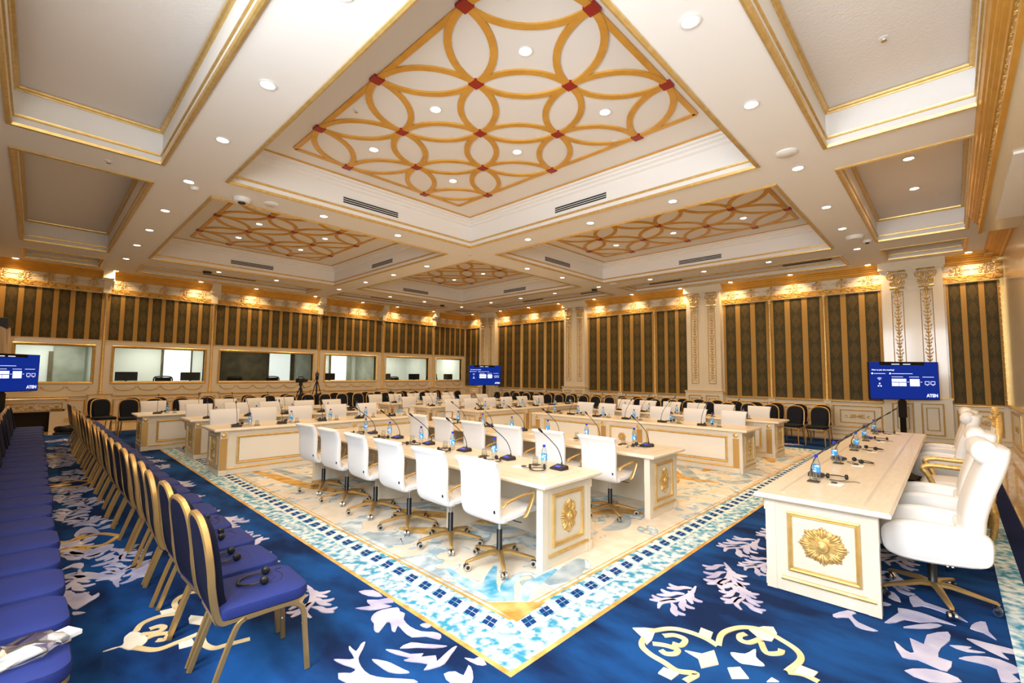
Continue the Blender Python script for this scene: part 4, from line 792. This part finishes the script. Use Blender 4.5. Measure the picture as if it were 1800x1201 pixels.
ex = make_exec(); EXN = {0: 'farthest', 1: 'second farthest', 3: 'second nearest', 4: 'nearest'}
first = True
for k, s in enumerate(HS):
    x = 10.3-s-.05
    if k == 2: continue
    x = {0: 9.9, 1: 8.7, 3: 6.05, 4: 4.9}[k]; lab = 'high-backed white leather armchair at the head table, %s from the camera' % EXN[k]
    if first: ex.location = (x, .17, .0105); ex.rotation_euler = (0, 0, pi/2+.05); ex['label'] = lab; ex['group'] = 'executive armchairs'; first = False
    else: dup(ex, (x, .17, .0105), pi/2+RI.uniform(-.06, .06)+(.1 if k == 4 else 0), lab, 'executive armchairs')
th = thing('throne_chair', 'gilded carved armchair with white seat at the middle of the head table', 'chair', (7.35, .0, .0105), pi/2)
MB().tube(cat([(.27, 0, .44), (.25, 0, .49), (0, 0, .50), (-.22, 0, .48)], 4), [.2]+[.26]*12, [.03]+[.05]*12, n=18, side=(0, 1, 0), sq=.45).obj('seat', 'white_leather', th, SM)
MB().slab(-.28, .3, -.29, .29, .36, .44, .02).obj('seat_rail', 'gold_relief', th)
MB().tube(cat([(-.25, 0, .5), (-.28, 0, .8), (-.335, 0, 1.17)], 5), .245, .035, n=18, side=(0, 1, 0), sq=.6).obj('backrest', 'white_leather', th, SM)
MB().tube(cat([(-.26, -.25, .42), (-.29, -.27, .8), (-.33, -.27, 1.08), (-.345, -.17, 1.2), (-.35, 0, 1.3), (-.345, .17, 1.2), (-.33, .27, 1.08), (-.29, .27, .8), (-.26, .25, .42)], 5), .03, n=8).obj('back_frame', 'gold_relief', th, True)
put('crest', ORN['rosette'], th, mx=Matrix.Translation((-.33, 0, 1.27)) @ Matrix.Rotation(pi/2, 4, 'Z') @ Matrix.Diagonal((1, 1.4, .8, 1)))
for s in (-1, 1):
    MB().tube(cat([(-.27, s*.28, .75), (-.05, s*.31, .72), (.2, s*.31, .72), (.28, s*.31, .68), (.24, s*.31, .62), (.2, s*.3, .5), (.24, s*.28, .4)], 5), .028, n=8).obj('armrest', 'gold_relief', th, True)
    for x in (-.25, .25): MB().tube(cat([(x, s*.26, .38), (x*1.08, s*.27, .22), (x, s*.26, .03), (x, s*.26, 0)], 4), [.04]*4+[.03]*5+[.022]*4, n=8).obj('leg', 'gold_relief', th, True)

# ------------------------------------------------------------------ banquet chairs (face +x)
def make_banquet(seatm, backm, framem, near):
    o = thing('banquet_chair', 'x', 'chair')
    # seat pad with rounded front corners
    R = []
    for (cx, cy, a0) in ((.17, .13, 0), (-.17, .16, 90), (-.17, -.16, 180), (.17, -.13, 270)):
        rr = .085 if cx > 0 else .05
        for k in range(6): a = radians(a0+18*k); R.append((cx+rr*cos(a), cy+rr*sin(a)))
    MB().loops([[(x*f, y*f, z) for x, y in R] for f, z in ((.96, .405), (1.0, .412), (1.01, .44), (.985, .462), (.90, .474), (.5, .478))]).obj('seat', seatm, o, SM)
    MB().loops([[(x*f, y*f, z) for x, y in R] for f, z in ((.9, .385), (.985, .385), (.985, .405), (.9, .405))], cap=True).obj('seat_rail', framem, o)
    A = [(-.215, .17, .44), (-.235, .19, .52), (-.255, .205, .68), (-.272, .20, .80), (-.285, .165, .88), (-.292, .09, .922), (-.294, 0, .93)]
    A = A+[(x, -y, z) for x, y, z in A[-2::-1]]; P = cat(A, 4)
    C0 = Vector((-.25, 0, .68)); L1 = [(p.x+.022, p.y*.93, p.z-.01) for p in P]; L2 = [(p.x+.055, p.y*.8, (p.z-.68)*.86+.68) for p in P]; L0 = [(p.x-.011, p.y*.93, p.z-.01) for p in P]; Lb = [(p.x-.013, p.y*.8, (p.z-.68)*.86+.68) for p in P]
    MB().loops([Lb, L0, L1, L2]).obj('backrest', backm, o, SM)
    Q = cat([(-.14, .188, .395), (-.195, .192, .40), (-.222, .196, .46), (-.245, .205, .58)]+[(x, y, z) for x, y, z in A[2:5]]+[A[5], A[6]], 4); Q = [tuple(q) for q in Q]; Q = Q+[(x, -y, z) for x, y, z in Q[-2::-1]]
    MB().tube(Q, .014, .019, n=6, sq=.6).obj('back_frame', framem, o, SM)
    if not near: MB().slab(-.3, -.275, -.05, .05, .885, .91, .004).obj('hand_grip', framem, o)
    for s in (-1, 1):
        y = s*.20
        MB().tube(cat([(-.09, y, .39), (.10, y, .393), (.185, y, .375), (.222, y, .32), (.235, y, .20), (.25, y*1.05, .012), (.25, y*1.05, .004)], 4), .011, .016, n=6, side=(0, 1, 0), sq=.6).obj('leg', framem, o, SM)
        l = MB().tube(cat([(-.08, y, .39), (-.12, y, .36), (-.175, y, .22), (-.245, y*1.04, .012), (-.247, y*1.04, .004)], 4), .011, .016, n=6, side=(0, 1, 0), sq=.6).obj('leg', framem, o, SM)
        if near:
            for z, x in ((.13, .243), (.25, .231)): MB().lathe([(.006, 0), (.006, .008), (.001, .01)], 8, (x-.012, y-s*.01, z), axis='x').obj('bumper', 'sensor_white', l)
    return o
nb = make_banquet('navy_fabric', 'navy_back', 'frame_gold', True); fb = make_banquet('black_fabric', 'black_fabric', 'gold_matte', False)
used = {}
def banquet(proto, loc, rz, label, group):
    if id(proto) not in used: used[id(proto)] = 1; proto.location = loc; proto.rotation_euler = (0, 0, rz); proto['label'] = label; proto['group'] = group; return proto
    return dup(proto, loc, rz, label, group)
CZ = .0105
for k in range(25):
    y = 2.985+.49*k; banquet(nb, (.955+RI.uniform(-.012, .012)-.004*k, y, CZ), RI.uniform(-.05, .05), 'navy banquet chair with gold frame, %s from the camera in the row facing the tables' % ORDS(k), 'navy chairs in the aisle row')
    if k in (0, 1, 2, 3, 5): place('headset', (1.0+RI.uniform(-.04, .04), y+RI.uniform(-.03, .03), .483), RI.uniform(1.2, 2), 'black headset lying on the %s navy chair of the aisle row' % ORD[k], 'headsets left on chairs')
for k in range(24):
    banquet(nb, (-.075+RI.uniform(-.012, .012), 2.93+.49*k, CZ), RI.uniform(-.03, .03), 'navy banquet chair, %s from the camera in the row along the left edge' % ORDS(k), 'navy chairs in the edge row')
for r, x in enumerate((13.65, 14.72)):
    for k in range(24):
        if k > 21: continue
        banquet(fb, (x+RI.uniform(-.03, .03), 2.47+.27*r*.4+.56*k, CZ), pi+RI.uniform(-.08, .08), 'black banquet chair by the pilaster wall, %s row, %s from the right' % (('front', 'back')[r], ORDS(k)), 'black chairs by the pilaster wall')
for r, y in enumerate((15.75, 16.7)):
    for k in range(20):
        if 1.75+.6*k+.2*r > 13.2: continue
        banquet(fb, (1.75+.6*k+.2*r+RI.uniform(-.03, .03), y, CZ), -pi/2+RI.uniform(-.08, .08), 'black banquet chair under the booth windows, %s row, %s from the left' % (('front', 'back')[r], ORDS(k)), 'black chairs under the windows')

for k, (x, y) in enumerate(((1.28, 17.0), (1.32, 16.32))): banquet(fb, (x, y, CZ), -pi/2+.2, 'black banquet chair behind the navy rows, %s of the pair at the left end' % ('back', 'front')[k], 'black chairs under the windows')
# ------------------------------------------------------------------ displays on stands (screen faces -y)
def text(s_, size, x, z, par, mat='screen_white', align='LEFT', bold=0):
    c_ = bpy.data.curves.new('lettering', 'FONT'); c_.body = s_; c_.size = size; c_.align_x = align; c_.offset = bold
    t_ = bpy.data.objects.new('lettering', c_); COL.objects.link(t_); dg = bpy.context.evaluated_depsgraph_get(); me = bpy.data.meshes.new_from_object(t_.evaluated_get(dg)); bpy.data.objects.remove(t_)
    me.materials.clear(); me.materials.append(MATS[mat]); o = put('lettering', me, par); o.location = (x, -.0325, z); o.rotation_euler = (pi/2, 0, 0); return o
def make_tv(label, loc, rz):
    o = thing('display_screen', label, 'display', loc, rz, 'displays on stands'); W, H_, zc = 1.58, .905, 1.63
    b_ = MB().slab(-W/2, W/2, -.03, .03, zc-H_/2, zc+H_/2, .006).obj('housing', 'black_plastic', o)
    s_ = MB().box(-W/2+.012, W/2-.012, -.0315, -.03, zc-H_/2+.02, zc+H_/2-.012).obj('screen', 'screen_blue', o)
    def r(x0, x1, z0, z1, m_, nm='graphic', y=-.0325): MB().box(x0, x1, y, -.031, zc+z0, zc+z1).obj(nm, m_, s_)
    r(-.55, .47, .37, .45, 'screen_black'); r(-.27, -.09, .385, .402, 'screen_white', y=-.034); r(-.01, .16, .385, .402, 'screen_white', y=-.034)
    text('How to join the meeting?', .05, -W/2+.06, zc+.24, s_, bold=.001)
    for x in (-.72, -.31): MB().lathe([(.022, 0), (.022, .0015)], 14, (x, -.031, zc+.17), axis='y').obj('graphic', 'screen_white', s_)
    r(-.68, -.42, .162, .172, 'screen_white'); r(-.27, .2, .162, .172, 'screen_white')
    for k in range(3):
        g = MB(); rr = .02+.025*k; g.tube([(-.56+rr*cos(a), -.032, zc+.0+rr*sin(a)) for a in [pi/4+pi/2*q/6 for q in range(7)]], .006, .001, n=4, side=(0, 0, 1)); g.obj('graphic', 'screen_white', s_)
    for x, z in ((-.56, -.07), (-.59, -.13), (-.53, -.13)): r(x-.016, x+.016, z-.014, z+.014, 'screen_white')
    r(-.562, -.558, -.12, -.08, 'screen_white')
    r(-.28, .05, -.03, .045, 'screen_white'); r(-.28, -.12, -.13, -.045, 'screen_white'); r(-.11, .05, -.13, -.045, 'screen_white'); r(.13, .35, -.13, .04, 'screen_white')
    for x0, x1 in ((-.28, -.02), (.12, .34), (.42, .68)): r(x0, x1, .085, .095, 'screen_white'); 
    for x in (.09, .39): r(x-.02, x+.02, -.035, -.025, 'screen_white')
    for x in (.47, .60): 
        MB().wring(x, x+.1, zc-.09, zc-.01, [(0, .0325), (.01, .0325), (.01, .031), (0, .031)]).obj('graphic', 'screen_white', s_); r(x+.03, x+.07, -.11, -.1, 'screen_white')
    text('ATEN', .10, W/2-.04, zc-H_/2+.07, s_, align='RIGHT', bold=.004)
    MB().box(-.05, .05, .03, .09, .05, zc).obj('pole', 'dark_metal', o); MB().box(-.07, .07, .02, .1, .75, 1.15).obj('pole_sleeve', 'black_plastic', o)
    MB().slab(-.45, .45, -.3, .32, 0, .05, .01).obj('foot', 'dark_metal', o); MB().box(-.3, .3, .03, .06, zc-.2, zc+.2).obj('mount', 'dark_metal', o)
    for x in (-.4, .4):
        for y in (-.25, .27): pass
    return o
make_tv('big blue presentation screen on a black stand before the right pilaster', (14.45, .84, .005), radians(-50))
make_tv('distant blue presentation screen on a stand in the far corner', (14.19, 15.34, .005), radians(-18))
make_tv('blue presentation screen on a stand cut by the left picture edge', (-.49, 16.08, .005), radians(48.6))

# ------------------------------------------------------------------ loose things
def make_tripod(label, loc, rz, h, cam_):
    o = thing('camera_tripod', label, 'tripod', loc, rz, 'camera tripods')
    for k in range(3):
        a = 2*pi*k/3; l = MB().tube([(.03*cos(a), .03*sin(a), h-.18), (.24*cos(a), .24*sin(a), h*.42), (.42*cos(a), .42*sin(a), .01)], [.018, .016, .012], n=6).obj('leg', 'black_plastic', o); MB().lathe([(.03, 0), (.025, .03)], 8, (.42*cos(a), .42*sin(a), 0)).obj('foot', 'black_plastic', l)
    MB().lathe([(.03, h*.55), (.03, h-.12), (.055, h-.1), (.06, h-.02), (.04, h)], 10).obj('column', 'black_plastic', o, SM); MB().tube([(0, 0, h-.02), (.25, .1, h-.18)], .01, n=6).obj('pan_handle', 'black_plastic', o)
    if cam_:
        c_ = thing('video_camera', 'black video camera mounted on the %s tripod' % cam_, 'camera', (loc[0], loc[1], loc[2]+h), rz)
        MB().slab(-.17, .12, -.06, .06, 0, .14, .015).obj('body', 'black_plastic', c_); MB().lathe([(.045, .12), (.05, .2), (.06, .21), (.06, .25)], 14, (0, 0, .075), axis='x').obj('lens_barrel', 'black_plastic', c_, SM); MB().tube([(-.12, 0, .14), (-.1, 0, .2), (.06, 0, .2), (.1, 0, .14)], .014, n=6).obj('handle', 'black_plastic', c_)
make_tripod('left camera tripod with black legs under the booth windows', (6.3, 16.05, .005), .4, 1.35, 'left'); make_tripod('right taller camera tripod beside the booth windows', (6.95, 16.3, .005), 1.2, 1.55, 'right')
o = thing('cable_bundle', 'coiled black cable bundle on the floor beside the fireplace', 'cable', (.66, 17.3, 0))
for k in range(7):
    P = [(.2*cos(a)*(1+.12*sin(3*a+k)), .13*sin(a)*(1+.15*cos(2*a+k)), .04+.022*k+.02*sin(2*a+k)) for a in [2*pi*q/20 for q in range(20)]]; MB().tube(P, .03, n=6, closed=True).obj('coil', 'cable_black', o, True)
MB().tube(cat([(-.1, -.1, .03), (-.25, -.18, .03), (-.1, -.22, .03), (.2, -.16, .03)], 5), .022, n=6).obj('loose_end', 'cable_black', o, True)
# beige dust cloth hung over a dark panel at the left edge
o = thing('draped_panel', 'tall dark panel half covered by a crumpled beige cloth at the left edge', 'panel', (-.83, 17.2, 0), 0)
MB().slab(-.28, .28, -.04, .04, 0, 3.02, .01).obj('panel_body', 'black_plastic', o)
L = []
for k in range(26):
    z = 2.78*k/25; row = []
    for q in range(40):
        a = 2*pi*q/40; rr = 1+.06*sin(5*a+z*3)+.04*sin(9*a-z*5); x = .31*math.copysign(abs(cos(a))**.35, cos(a))*rr; y = .075*math.copysign(abs(sin(a))**.5, sin(a))*(1+.5*sin(7*a+z*4)*.6); row.append((x, y, z+.06*sin(3*a+1)*(k/25)))
    L.append(row)
MB().loops(L, cap=False).obj('dust_cloth', 'cloth_beige', o, True)
# clear plastic bag with small boxes on the nearest edge chair
o = thing('plastic_bag', 'crumpled clear plastic bag of small parts on the nearest navy chair', 'bag', (.02, 2.93, .484), .5)
RB = random.Random(2); L = []
for k in range(9):
    f = k/8; h = sin(pi*f)**.5
    L.append([(-.16+.34*f+RB.uniform(-.008, .008), (.11*h+.01)*cos(2*pi*q/14)*(1+RB.uniform(-.15, .15)), max(.001, .03*h*(1+sin(2*pi*q/14))*(1+RB.uniform(-.35, .35)))) for q in range(14)])
MB().loops(L).obj('bag_film', 'plastic_bag', o); MB().slab(.12, .2, -.05, .04, .004, .03, .004).obj('box', 'card_white', o); MB().slab(-.1, .06, -.06, .05, .004, .02, .004).obj('packet', 'card_white', o)
